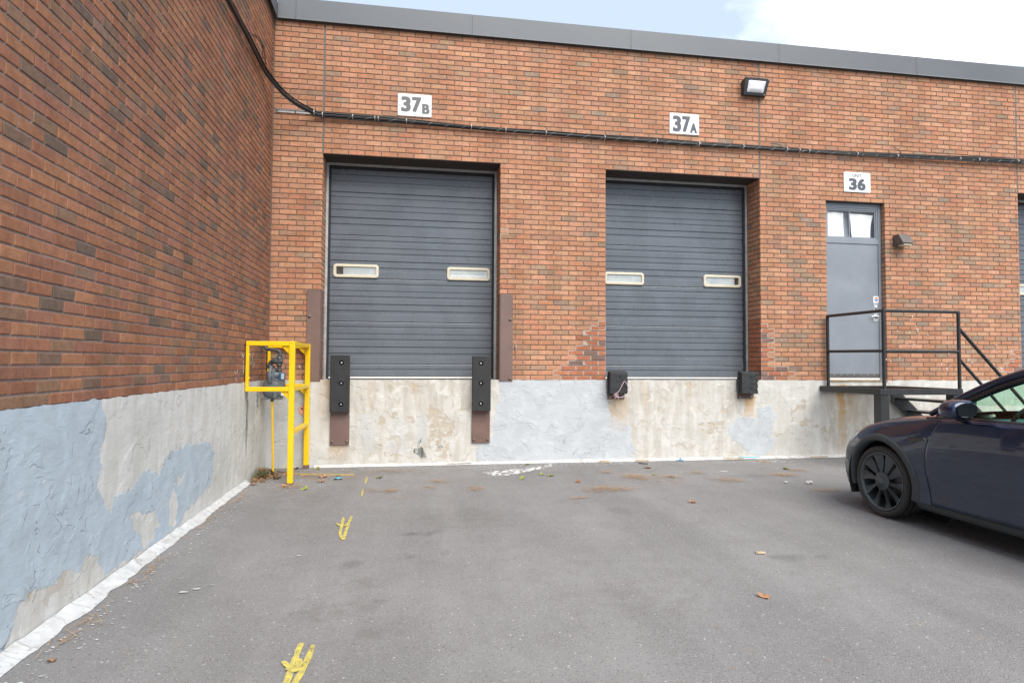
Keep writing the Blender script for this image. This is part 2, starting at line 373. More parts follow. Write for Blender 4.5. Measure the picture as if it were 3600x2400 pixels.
PANE = pane_mat('clouded_door_pane', (0.40, 0.43, 0.43), (0.54, 0.57, 0.57))
PANED = pane_mat('dark_room_behind_pane', (0.055, 0.05, 0.045), (0.09, 0.085, 0.075))
CLOTH = worn('white_curtain', (0.80, 0.80, 0.79), 0.9, 0, 0.05, (0.6, 0.58, 0.55), 0.2, 5, 0.2)
def glass_mat(name, tint, gl=0.0):
    g = G(name); g.t.nodes.remove(g.b); IOR_ = 1.25 if 'car' in name else 1.5
    tr = g.n('BsdfTransparent', {0: (*tint, 1)}); gs = g.n('BsdfGlossy', {'Roughness': 0.02, 'Color': (1, 1, 1, 1)})
    fr = g.step(g.n('LayerWeight', {'Blend': 0.5}).outputs['Facing'], 0.55, 1.05, 0.04 if IOR_ > 1.3 else 0.02, 0.7 if IOR_ > 1.3 else 0.3)
    mxs = g.n('MixShader', {0: g.math('ADD', fr, gl, clamp=True)})
    g.t.links.new(tr.outputs[0], mxs.inputs[1]); g.t.links.new(gs.outputs[0], mxs.inputs[2])
    g.t.links.new(mxs.outputs[0], g.out.inputs[0]); return g.m
WGLASS = glass_mat('window_glass', (0.97, 0.98, 0.98), 0.0)

# ------------------------------------------------------------------ measured layout
HC = 1.165                 # top of the concrete base
CO = 0.0716                # brick course
BL = 0.222                 # brick module
NC = 68                    # courses up to the coping
TOP = HC + NC * CO
XR = 20.0                  # back wall runs on past the right edge of the picture
YL = -9.6                  # left wing runs on past the camera
DY = 0.41                  # overhead doors stand this deep in the wall
DOORS = [(3 * BL, 14 * BL), (21 * BL, 32 * BL), (11.70, 11.70 + 11 * BL)]
DTOP = 43
ED = (8.218, 9.238); ETOP = 39

building = thing('warehouse_building', 'long orange brick warehouse front with grey overhead loading doors and a painted concrete base', 'building')
side = thing('brick_wall', 'dark reddish brown brick side wall running towards the viewer on the left, above a blue patched concrete base', 'wall')

# ------------------------------------------------------------------ ground
def vnoise(x, y, s, seed=0):
    """smooth value noise on numpy arrays"""
    rs = np.random.RandomState(seed); T = rs.rand(64, 64)
    u, v = x * s + 31.7, y * s + 17.3
    i, j = np.floor(u).astype(int), np.floor(v).astype(int)
    a, b = u - i, v - j; a = a * a * (3 - 2 * a); b = b * b * (3 - 2 * b)
    g = lambda p, q: T[p % 64, q % 64]
    return (g(i, j) * (1 - a) + g(i + 1, j) * a) * (1 - b) + (g(i, j + 1) * (1 - a) + g(i + 1, j + 1) * a) * b
def fbm(x, y, s, seed=0, o=4):
    t = 0; amp = 1; tot = 0
    for k in range(o): t = t + amp * vnoise(x, y, s * 2 ** k, seed + k); tot += amp; amp *= 0.5
    return t / tot

def attr_mesh(name, X, Y, Z, nu, nv, fields, mat):
    me = bpy.data.meshes.new(name)
    idx = np.arange(nu * nv).reshape(nu, nv)
    F = np.stack([idx[:-1, :-1], idx[1:, :-1], idx[1:, 1:], idx[:-1, 1:]], -1).reshape(-1, 4)
    me.vertices.add(nu * nv); me.vertices.foreach_set('co', np.stack([X, Y, Z], -1).reshape(-1).astype(np.float32))
    me.loops.add(F.size); me.loops.foreach_set('vertex_index', F.reshape(-1).astype(np.int32))
    me.polygons.add(len(F)); me.polygons.foreach_set('loop_start', (np.arange(len(F)) * 4).astype(np.int32))
    me.polygons.foreach_set('loop_total', np.full(len(F), 4, np.int32))
    me.polygons.foreach_set('use_smooth', np.ones(len(F), bool))
    for k, v in fields.items():
        a = me.attributes.new(k, 'FLOAT', 'POINT'); a.data.foreach_set('value', np.asarray(v, np.float32).reshape(-1))
    me.materials.append(mat); me.update(calc_edges=True); me.validate(); return me

gx = np.concatenate([[-300, -120, -50, -20, -8, -3], np.arange(-0.5, 9.0, 0.05), [9.5, 11, 13, 16, 22, 35, 60, 130, 300]])
gy = np.concatenate([[-300, -130, -60, -30, -18, -12, -9.5], np.arange(-8.2, 0.3, 0.05), [0.6, 2, 6, 20, 60, 150, 300]])
GX, GY = np.meshgrid(gx, gy, indexing='ij')
wob = 0.6 + 0.8 * fbm(GX, GY, 7, 3)
def blob(cx, cy, rx, ry): return np.clip(2.6 - 2.4 * wob * np.sqrt(((GX - cx) / rx) ** 2 + ((GY - cy) / ry) ** 2), 0, 1)
stain = np.zeros_like(GX); brown = np.zeros_like(GX)
for cx, cy_, rx, ry, a in ((1.892, -3.421, .05, .06, .8), (1.957, -3.408, .04, .05, .8), (2.051, -3.434, .06, .08, .85), (2.112, -3.37, .07, .07, .6),
                           (1.49, -4.143, .09, .11, .65), (2.154, -3.978, .05, .06, .5), (1.892, -4.04, .05, .05, .5), (1.724, -4.845, .05, .05, .6),
                           (4.60, -4.44, .13, .07, .6), (4.73, -4.42, .06, .05, .5), (4.88, -4.46, .07, .05, .6), (3.9, -2.9, .15, .2, .3), (6.1, -1.35, .3, .12, .35)):
    stain = np.maximum(stain, .72 * a * blob(cx, cy_, rx, ry))
for cx, cy_, rx, ry, a in ((1.515, -4.547, .2, .15, .5), (1.385, -4.988, .2, .12, .6), (1.6, -4.915, .18, .1, .55), (1.749, -5.288, .15, .08, .5),
                           (2.4, -3.0, .5, .5, .35), (3.3, -5.0, .35, .4, .35), (0.7, -2.0, .5, .6, .45), (1.2, -0.5, 1.2, .4, .55), (4.5, -0.6, 2.5, .35, .4)):
    brown = np.maximum(brown, .5 * a * blob(cx, cy_, rx, ry))
ground = bpy.data.objects.new('asphalt_ground', attr_mesh('asphalt_ground', GX, GY, np.zeros_like(GX), len(gx), len(gy), {'stain': stain, 'brown': brown}, asphalt_mat()))
link(ground); tag(ground, kind='structure')

# ------------------------------------------------------------------ concrete bases
def inside(poly, X, Z):
    """signed distance, positive inside"""
    P = np.array(poly, float); d = np.full(X.shape, 1e9); c = np.zeros(X.shape, bool)
    for i in range(len(P)):
        a, b = P[i], P[(i + 1) % len(P)]; e = b - a; L2 = max(e @ e, 1e-12)
        t = np.clip(((X - a[0]) * e[0] + (Z - a[1]) * e[1]) / L2, 0, 1)
        d = np.minimum(d, np.hypot(X - a[0] - t * e[0], Z - a[1] - t * e[1]))
        if a[1] != b[1]:
            cr_ = ((a[1] > Z) != (b[1] > Z)) & (X < (b[0] - a[0]) * (Z - a[1]) / (b[1] - a[1]) + a[0]); c ^= cr_
    return np.where(c, d, -d)
def field(polys, X, Z, holes=()):
    v = np.full(X.shape, -1e9)
    for p in polys: v = np.maximum(v, inside(p, X, Z))
    for p in holes: v = np.minimum(v, -inside(p, X, Z))
    return np.clip(v / 0.05, -4, 4)

blueA = [(3.12,1.2),(3.12,1.05),(3.10,0.93),(3.06,0.78),(3.03,0.66),(3.05,0.39),(2.80,0.27),(2.77,0.12),(2.82,0.0),(5.09,0.0),(5.10,0.30),(5.05,0.47),(4.84,0.58),(4.70,0.77),(4.67,0.95),(4.65,1.2)]
blueB = [(7.05,0.77),(7.21,0.76),(7.33,0.63),(7.29,0.46),(7.23,0.36),(7.31,0.32),(7.28,0.14),(7.15,0.03),(6.99,0.03),(6.81,0.14),(6.68,0.24),(6.56,0.36),(6.58,0.53),(6.72,0.61),(6.88,0.61),(7.01,0.58)]
tans = [[(7.59,0.80),(7.88,0.86),(7.83,0.73),(7.71,0.68),(7.65,0.55),(7.57,0.52),(7.59,0.66)],[(7.69,0.57),(7.95,0.55),(7.85,0.46),(7.77,0.44),(7.68,0.51)],[(7.32,0.37),(7.61,0.35),(7.51,0.32),(7.35,0.32)],[(8.08,0.45),(8.16,0.47),(8.17,0.39),(8.10,0.36)],[(8.01,0.50),(8.04,0.46),(7.87,0.37)],[(8.24,0.55),(8.30,0.49),(8.30,0.37),(8.26,0.39)],[(6.12,0.53),(6.37,0.56),(6.53,0.58),(6.41,0.47),(6.29,0.37),(6.18,0.42)],[(1.42,0.58),(1.46,0.66),(1.53,0.65),(1.52,0.58),(1.46,0.53)],[(1.26,0.54),(1.33,0.57),(1.37,0.50),(1.33,0.46)],[(2.12,0.82),(2.34,0.77),(2.42,0.65),(2.47,0.57),(2.44,0.47),(2.39,0.14),(2.13,0.19),(2.15,0.40),(2.14,0.55),(2.08,0.70)],[(1.65,0.70),(1.72,0.71),(1.69,0.63),(1.65,0.64)],[(1.81,0.71),(1.91,0.71),(1.90,0.61),(1.86,0.62)],[(1.55,0.18),(1.66,0.17),(1.85,0.12),(2.07,0.09),(2.42,0.15),(2.44,0.07),(1.55,0.11)],[(10.2,.6),(10.5,.7),(10.6,.4),(10.3,.3)],[(12.9,.5),(13.3,.7),(13.4,.35),(13,.25)]]
darks = [[(1.92,0.25),(2.04,0.26),(2.12,0.14),(2.10,0.10),(2.01,0.12),(1.91,0.19)],[(2.24,0.28),(2.33,0.25),(2.32,0.20),(2.27,0.21)],[(1.98,0.37),(2.05,0.38),(2.02,0.28),(1.97,0.27)]]
greys = [[(1.19,0.70),(1.40,0.76),(1.43,0.55),(1.39,0.19),(1.26,0.19),(1.17,0.47)],[(1.61,0.60),(1.69,0.67),(1.84,0.62),(1.85,0.18),(1.70,0.15),(1.57,0.26),(1.59,0.43)],[(1.96,0.73),(2.06,0.74),(2.14,0.55),(2.14,0.32),(1.99,0.28),(1.93,0.47)],[(0.0,1.2),(0.72,1.2),(0.7,0.0),(0.0,0.0)]]

def base_wall(name, A, mapf, blue, tan, dark, grey, holes, rust, dirt, mat, parent, seed):
    zz = np.concatenate([np.arange(-0.05, HC - 0.02, 0.017), [HC - 0.012, HC - 0.004, HC + 0.004]])
    AA, ZZ = np.meshgrid(A, zz, indexing='ij')
    a = AA + 0.10 * (fbm(AA, ZZ, 5, seed) - 0.5) + 0.05 * (fbm(AA, ZZ, 17, seed + 9) - 0.5)
    z = ZZ + 0.10 * (fbm(AA, ZZ, 5, seed + 20) - 0.5) + 0.05 * (fbm(AA, ZZ, 17, seed + 29) - 0.5)
    F = {'blue': field(blue, a, z, holes), 'tan': field(tan, a, z), 'dark': field(dark, a, z), 'grey': field(grey, a, z)}
    rr = np.zeros_like(AA)
    for a0, a1, z1, z0, amt in rust:
        t = np.clip((z1 - z) / (z1 - z0), 0, 1); ins = np.clip(np.minimum(a - a0, a1 - a) / 0.05, 0, 1) * (z < z1 + 0.02)
        rr = np.maximum(rr, amt * ins * (1 - t) ** 0.8 * (t < 1))
    F['rust'] = rr; F['dirt'] = np.clip(dirt(a, z), 0, 1)
    out = 0.004 + 0.007 * (fbm(AA, ZZ, 1.6, seed + 40) - 0.4) + 0.004 * (fbm(AA, ZZ, 9, seed + 44) - 0.5)
    out = np.clip(out, 0.0015, 0.012)
    top = ZZ.copy(); top[:, -3:] += (0.020 * (fbm(AA, ZZ * 0, 14, seed + 50) - 0.42))[:, -3:] + (0.022 * np.clip(vnoise(AA, ZZ * 0, 5, seed + 55) - 0.72, 0, 1))[:, -3:]
    X, Y = mapf(AA, out)
    o = bpy.data.objects.new(name, attr_mesh(name, X, Y, top, len(A), len(zz), F, mat)); link(o, parent); return o

CONC_B = concrete_mat('painted_concrete_front', (0.50, 0.525, 0.545), (0.625, 0.61, 0.575), (0.548, 0.525, 0.478), 'x')
CONC_L = concrete_mat('painted_concrete_side', (0.455, 0.535, 0.60), (0.665, 0.665, 0.645), (0.59, 0.59, 0.56), 'y')
box = lambda a, b, z0, z1, s=0.12: (lambda X, Z: np.clip(np.minimum(np.minimum(X - a, b - X), np.minimum(Z - z0, z1 - Z)) / s + 0.5, 0, 1))
def dirt_b(X, Z):
    d = 0.75 * box(.70, 3.10, .78, 1.3)(X, Z) + 0.45 * box(.75, 3.0, 0.0, .8)(X, Z)
    d = np.maximum(d, 0.80 * box(4.66, 7.0, .62, 1.3)(X, Z)); d = np.maximum(d, 0.45 * box(5.05, 6.9, 0.0, .7)(X, Z))
    d = np.maximum(d, 0.8 * box(8.15, 9.3, 0.1, 1.15)(X, Z)); d = np.maximum(d, 0.5 * box(9.3, 15, .3, .9)(X, Z))
    return d
base_wall('foundation', np.arange(0.0, XR + .001, 0.017), lambda a, o: (a, -o), [blueA, blueB, [(12.5, .2), (13.6, .1), (14.1, .9), (12.7, 1.0)]], tans, darks, greys, (),
          [(6.78, 7.01, .92, .55, .9), (4.70, 5.0, .90, .35, .45), (8.34, 8.52, 1.05, .0, 1.0), (8.5, 8.75, 1.0, .3, .35), (.79, 1.06, .31, .04, .4), (.62, .82, 1.15, .6, .35), (1.28, 1.37, 1.1, .55, .4), (1.9, 2.0, 1.1, .7, .3), (5.2, 5.33, 1.1, .5, .35), (5.9, 6.0, 1.12, .7, .3)],
          dirt_b, CONC_B, building, 3)
LA = [(-9.8,1.25),(-5.39,1.25),(-4.48,1.25),(-4.41,1.09),(-4.35,1.03),(-4.37,0.92),(-4.46,0.86),(-4.43,0.78),(-4.48,0.67),(-4.40,0.54),(-4.29,0.43),(-4.27,0.55),(-4.04,0.53),(-3.86,0.60),(-3.79,0.63),(-3.65,0.60),(-3.50,0.55),(-3.43,0.67),(-3.27,0.71),(-2.82,0.68),(-2.45,0.67),(-2.20,0.49),(-2.24,0.29),(-2.41,0.19),(-2.78,0.18),(-3.06,0.04),(-3.27,0.03),(-3.85,0.05),(-4.34,0.06),(-4.37,0.14),(-4.43,0.22),(-4.59,0.26),(-4.63,0.19),(-4.78,0.24),(-4.92,0.22),(-5.11,0.25),(-5.22,0.24),(-5.25,0.13),(-5.33,0.01),(-7.2,-.1),(-9.8,-.1)]
LH = [[(-3.97,0.36),(-3.60,0.30),(-3.52,0.19),(-3.62,0.11),(-3.69,0.06),(-3.79,0.06),(-3.83,0.21),(-3.96,0.20)],[(-3.21,0.43),(-3.12,0.35),(-3.11,0.22),(-3.19,0.04),(-3.30,0.09),(-3.29,0.29)],[(-3.13,0.48),(-2.99,0.46),(-3.01,0.38),(-3.13,0.42)]]
def dirt_l(X, Z): return 0.22 + 0.55 * np.clip(1 - np.abs(X + 1.03) / 0.07, 0, 1) * (Z > .05) + 0.35 * box(-.75, -.3, .5, 1.2, .2)(X, Z) + 0.25 * box(-5.4, -4.4, 0, .3)(X, Z)
base_wall('foundation', np.arange(YL, 0.001, 0.017), lambda a, o: (o, a), [LA], [], [[(-1.08, 1.08), (-.98, 1.08), (-.97, .55), (-1.04, .3), (-1.05, .7)], [(-.62, 1.1), (-.46, 1.1), (-.5, .8), (-.58, .85)]], [], LH, [], dirt_l, CONC_L, side, 61)

# solid core behind the concrete face, door sills
b = MB(); b.box(-0.35, XR, 0.0, 0.5, -0.3, HC - 0.006); b.build('foundation_core', CORE, building)
b = MB(); b.box(-0.45, -0.0005, YL, 0.0, -0.3, HC - 0.006); b.build('foundation_core', CORE, side)

# ------------------------------------------------------------------ brickwork
def tmpl(L, H, D, cb, jit):
    """one brick: front face at local y=0 looking to -y, chamfered front edges, open back"""
    j = lambda: rnd.uniform(-jit, jit)
    a0, a1, z0, z1 = -L / 2, L / 2, -H / 2, H / 2
    f = [(a0 + cb + j(), j(), z0 + cb + j()), (a1 - cb + j(), j(), z0 + cb + j()), (a1 - cb + j(), j(), z1 - cb + j()), (a0 + cb + j(), j(), z1 - cb + j())]
    m = [(a0, cb, z0), (a1, cb, z0), (a1, cb, z1), (a0, cb, z1)]
    k = [(a0, D, z0), (a1, D, z0), (a1, D, z1), (a0, D, z1)]
    fs = [(0, 1, 2, 3)]
    for i in range(4):
        n = (i + 1) % 4; fs += [(4 + i, 4 + n, n, i), (8 + i, 8 + n, 4 + n, 4 + i)]
    return f + m + k, fs
FULL_L, BH = BL - 0.011, CO - 0.0115
def shared(L, nm):
    out = []
    for i in range(6):
        b = MB(); v, f = tmpl(L, BH, 0.05, 0.004, 0.0013); b.add(v, f); out.append(b.mesh(nm, BRICK_O))
    return out
MESH_FULL = shared(FULL_L, 'brick')
def tone_back(new=False, x=0, z=0):
    if new:
        t = rnd.random(); c = (0.42, 0.165, 0.095) if t < .85 else (0.22, 0.14, 0.12)
    else:
        t = rnd.random()
        p = 0.035 if z > 3.6 else 0.075
        if x > 7.2 and z < 3.8: p = 0.17
        if t < p: c = rnd.choice([(0.35, 0.235, 0.16), (0.36, 0.235, 0.16), (0.30, 0.215, 0.16), (0.38, 0.24, 0.16)])
        elif t < p + 0.11: c = rnd.choice([(0.40, 0.235, 0.15), (0.41, 0.225, 0.15)])
        else: c = rnd.choice([(0.49, 0.252, 0.152), (0.47, 0.23, 0.136), (0.50, 0.27, 0.168), (0.46, 0.215, 0.126), (0.49, 0.252, 0.158)])
    k = rnd.uniform(0.88, 1.1); return (c[0] * k, c[1] * k * rnd.uniform(.96, 1.04), c[2] * k)
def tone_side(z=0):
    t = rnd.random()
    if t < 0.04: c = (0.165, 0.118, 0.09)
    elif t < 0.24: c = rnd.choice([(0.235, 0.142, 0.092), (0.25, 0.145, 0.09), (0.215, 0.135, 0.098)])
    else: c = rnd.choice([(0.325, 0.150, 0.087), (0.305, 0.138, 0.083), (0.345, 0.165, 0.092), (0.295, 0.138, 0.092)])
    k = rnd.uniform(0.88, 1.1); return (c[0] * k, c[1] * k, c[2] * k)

NEW_L = [3, 3.5, 3, 2.5, 2, 2.5, 2, 1.5, 1.5, 1.5, 1, .5]      # repaired bricks left of door 37A, per course from the bottom
NEW_R = [2, 2.5, 2, 0.5, 1, .5, 1, .5, 1, .5, 1, .5]
NEW_3 = [1, .5, 2, 1.5, 1, .5, 1]
def is_new(x0, x1, k):
    xc = (x0 + x1) / 2
    for edge, tab, s in ((DOORS[1][0], NEW_L, -1), (DOORS[1][1], NEW_R, 1), (DOORS[2][0], NEW_3, -1)):
        if k < len(tab) and 0 < (xc - edge) * s < tab[k] * BL: return True
    return False
JOINTS = [3 * BL, 32 * BL, 11.70]
def row_bricks_back(k):
    """brick spans of course k (0 = lowest)"""
    off = 0.0 if k % 2 == 0 else 0.5
    z = k + 0.5
    cuts = []
    for d0, d1 in DOORS:
        if k < DTOP: cuts.append((d0, d1))
    if k < ETOP: cuts.append(ED)
    for j in JOINTS:
        if k >= DTOP: cuts.append((j - 0.011, j + 0.011))
    spans = []
    i = -1
    while True:
        a = (i + off) * BL; e = a + BL; i += 1
        if a > XR: break
        a, e = max(a, 0.0), min(e, XR)
        if e - a < 0.02: continue
        segs = [(a + 0.0055, e - 0.0055)]
        for c0, c1 in cuts:
            ns = []
            for p, q in segs:
                if q <= c0 or p >= c1: ns.append((p, q)); continue
                if p < c0 - 0.02: ns.append((p, c0 - 0.0005))
                if q > c1 + 0.02: ns.append((c1 + 0.0005, q))
            segs = ns
        spans += segs
    return spans
allb = []
for k in range(NC):
    for p, q in row_bricks_back(k):
        if p < 0.006: p = 0.012
        allb.append((p, q, k))
alls = []
for k in range(NC):
    off = 0.0 if k % 2 == 1 else 0.5
    i = -1
    while True:
        a = (i + off) * BL; i += 1
        if a > -YL: break
        p, q = max(a, 0.0) + 0.0055, min(a + BL, -YL) - 0.0055
        if q - p > 0.03: alls.append((p, q, k))
def project(P):
    d = Vector(P) - CAM; zc = d.dot(fw)
    if zc < 0.2: return None
    return 0.5 + d.dot(r2) / zc * 21.74 / 36, 0.5 - d.dot(u2) / zc * 21.74 / 24, zc
def visible(P):
    q = project(P); return q is not None and 0.01 < q[0] < 0.99 and 0.01 < q[1] < 0.99
def size_back(bk):
    P = ((bk[0] + bk[1]) / 2, 0, HC + (bk[2] + .5) * CO)
    if not visible(P) or bk[1] - bk[0] < 0.16: return 1e9
    return (Vector(P) - CAM).length
def size_side(bk):
    P = (0, -(bk[0] + bk[1]) / 2, HC + (bk[2] + .5) * CO)
    if not visible(P) or bk[1] - bk[0] < 0.16: return 1e9
    return (Vector(P) - CAM).length
ob = sorted(range(len(allb)), key=lambda i: size_back(allb[i])); os_ = sorted(range(len(alls)), key=lambda i: size_side(alls[i]))
single_b, single_s = set(ob[:300]), set(os_[:300])

class Run:
    """thousands of bricks joined in one mesh with a colour per brick"""
    def __init__(s): s.v = []; s.f = []; s.c = []
    def brick(s, L, c, col, fn, D=0.05, H=BH):
        v, f = tmpl(L, H, D, 0.004, 0.0013); b0 = len(s.v)
        s.v += [fn(p) for p in v]; s.c += [(*col, 1)] * len(v); s.f += [[i + b0 for i in q] for q in f]
    def build(s, name, parent):
        me = bpy.data.meshes.new(name); me.from_pydata(s.v, [], s.f)
        a = me.attributes.new('tone', 'FLOAT_COLOR', 'POINT'); a.data.foreach_set('color', np.array(s.c, np.float32).reshape(-1))
        me.materials.append(BRICK_S); me.update()
        bm = bmesh.new(); bm.from_mesh(me); bmesh.ops.recalc_face_normals(bm, faces=bm.faces[:]); bm.to_mesh(me); bm.free()
        o = bpy.data.objects.new(name, me); link(o, parent); return o
def single(parent, loc, rz, L, col):
    o = bpy.data.objects.new('brick', rnd.choice(MESH_FULL)); COL.objects.link(o); o.parent = parent
    o.location = loc; o.rotation_euler = (0, 0, rz); o.scale = (L / FULL_L, 1, 1); o.color = (*col, 1)
run = Run()
for i, (p, q, k) in enumerate(allb):
    c = ((p + q) / 2, rnd.uniform(-.0012, .0016), HC + (k + .5) * CO + rnd.uniform(-.0008, .0008)); col = tone_back(is_new(p, q, k), c[0], c[2])
    if i in single_b: single(building, c, 0, q - p, col)
    else: run.brick(q - p, c, col, lambda v, c=c: (v[0] + c[0], v[1] + c[1], v[2] + c[2]))
# bricks returning into the openings
for (d0, d1, kt, dep) in [(*DOORS[0], DTOP, .36), (*DOORS[1], DTOP, .36), (*DOORS[2], DTOP, .36), (*ED, ETOP, .085)]:
    for k in range(kt):
        z = HC + (k + .5) * CO
        a = 0.1 if k % 2 == 0 else BL - 0.011
        segs = [(0.006, min(a, dep)), (a + 0.0085, min(a + BL - 0.011, dep)), (a + BL, dep)]
        for p, q in segs:
            if q - p < 0.02: continue
            L, m = q - p, (p + q) / 2
            for xj, s in ((d0, 1), (d1, -1)):
                new = (xj == DOORS[1][1] and k < 13)
                col = tone_back(new, 0 if not new else 8, z); x = xj + s * 0.0008
                if s > 0: run.brick(L, None, col, lambda v, x=x, m=m, z=z: (x - v[1], v[0] + m, v[2] + z), D=0.04)
                else: run.brick(L, None, col, lambda v, x=x, m=m, z=z: (x + v[1], v[0] + m, v[2] + z), D=0.04)
o = run.build('bricks', building); o['kind'] = 'stuff'
run = Run()
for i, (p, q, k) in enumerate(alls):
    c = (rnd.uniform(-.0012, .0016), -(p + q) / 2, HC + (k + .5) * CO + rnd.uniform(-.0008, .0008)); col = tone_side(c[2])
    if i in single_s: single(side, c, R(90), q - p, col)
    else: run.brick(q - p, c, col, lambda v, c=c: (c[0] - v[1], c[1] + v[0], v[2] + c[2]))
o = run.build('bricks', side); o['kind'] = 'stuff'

# mortar bed behind the brick faces: raked back 7 mm
def mortar_back():
    b = MB(); y0, y1 = 0.0065, 0.42
    zt = HC + DTOP * CO; ze = HC + ETOP * CO
    xs = [-0.35, DOORS[0][0] - .006, DOORS[0][1] + .006, DOORS[1][0] - .006, DOORS[1][1] + .006, ED[0] - .006, ED[1] + .006, DOORS[2][0] - .006, DOORS[2][1] + .006, XR]
    for a, e in ((xs[0], xs[1]), (xs[2], xs[3]), (xs[4], xs[5]), (xs[6], xs[7]), (xs[8], xs[9])): b.box(a, e, y0, y1, HC - 0.005, zt + .004)
    b.box(xs[5], xs[6], y0 + .0001, y1, ze + .004, zt + .004)
    b.box(xs[0], xs[9], y0, y1, zt + .0042, TOP + 0.25)
    return b
mortar_back().build('mortar', MORTAR, building)
b = MB(); b.box(-0.42, -0.0065, YL, 0.0, HC - 0.005, TOP + 0.25); b.build('mortar', MORTAR_L, side)
# pale fresh mortar round the repaired bricks
for edge, tab, s in ((DOORS[1][0], NEW_L, -1), (DOORS[1][1], NEW_R, 1), (DOORS[2][0], NEW_3, -1)):
    b = MB()
    for k, n in enumerate(tab):
        w_ = n * BL + 0.006; x0, x1 = (edge - w_, edge) if s < 0 else (edge, edge + w_)
        b.box(x0, x1, 0.0022, 0.02, HC + k * CO - .004, HC + (k + 1) * CO + .005 - 0.0001 * k)
    b.build('repair_mortar', MORTAR_N, building)
b = MB()
x = 14 * BL; z = HC + 29 * CO
b.box(x, x + .118, .0015, .02, z + CO - .006, z + CO + .006); b.box(x + .106, x + .118, .0014, .02, z, z + CO); b.box(x, x + .118, .0015, .02, z - .006, z + .004); b.box(x, x + .012, .0016, .02, z - .1, z)
b.build('repair_mortar', MORTAR_N, building)

# movement joints
for xj, z0 in ((JOINTS[0], HC + DTOP * CO), (JOINTS[1], HC + DTOP * CO), (JOINTS[2], HC + DTOP * CO)):
    b = MB(); b.box(xj - .0105, xj + .0105, .002, .03, z0, TOP); b.build('expansion_joint', CAULK, building)
# steel lintels under the brick heads
for (d0, d1) in DOORS:
    b = MB(); b.box(d0 + .001, d1 - .001, .004, .42, HC + DTOP * CO + .0005, HC + DTOP * CO + .01); b.build('lintel', DARKM, building)
b = MB(); b.box(ED[0] + .001, ED[1] - .001, .004, .3, HC + ETOP * CO + .0005, HC + ETOP * CO + .01); b.build('lintel', DARKM, building)

# coping
def coping(parent, edges, back):
    for a, e in zip(edges[:-1], edges[1:]):
        b = MB(); z0, z1 = TOP + 0.002, TOP + 0.302
        prof = [(-.045, z0 + .012), (-.056, z0), (-.058, z0 + .004), (-.05, z0 + .02), (-.05, z1), (.40, z1 - .01), (.40, z1 - .05), (-.042, z1 - .01), (-.042, z0 + .02)]
        if back: b.prism(prof, 'x', a + .0015, e - .0015)
        else: b.prism([(-p, q) for p, q in prof], 'y', a + .0015, e - .0015)
        b.build('coping_panel', COPING, parent)
        if e != edges[-1]:
            b = MB()
            if back: b.box(e - .02, e - .0018, -.0525, -.0502, z0 + .02, z1 + .001)
            else: b.box(.0502, .0525, e - .02, e - .0018, z0 + .02, z1 + .001)
            b.build('coping_seam', COPING, parent)
coping(building, [0.052, .29, 2.685, 5.04, 7.43, 9.82, 12.2, 14.6, 17.0, XR], True)
coping(side, [YL, -7.5, -5.1, -2.7, -.3, -.052], False)
b = MB(); b.box(-9, XR, .35, 9, TOP + .12, TOP + .2); b.build('roof', DARKM, building)
b = MB(); b.box(-9, -.35, YL, 0.35, TOP + .12, TOP + .2); b.build('roof', DARKM, side)

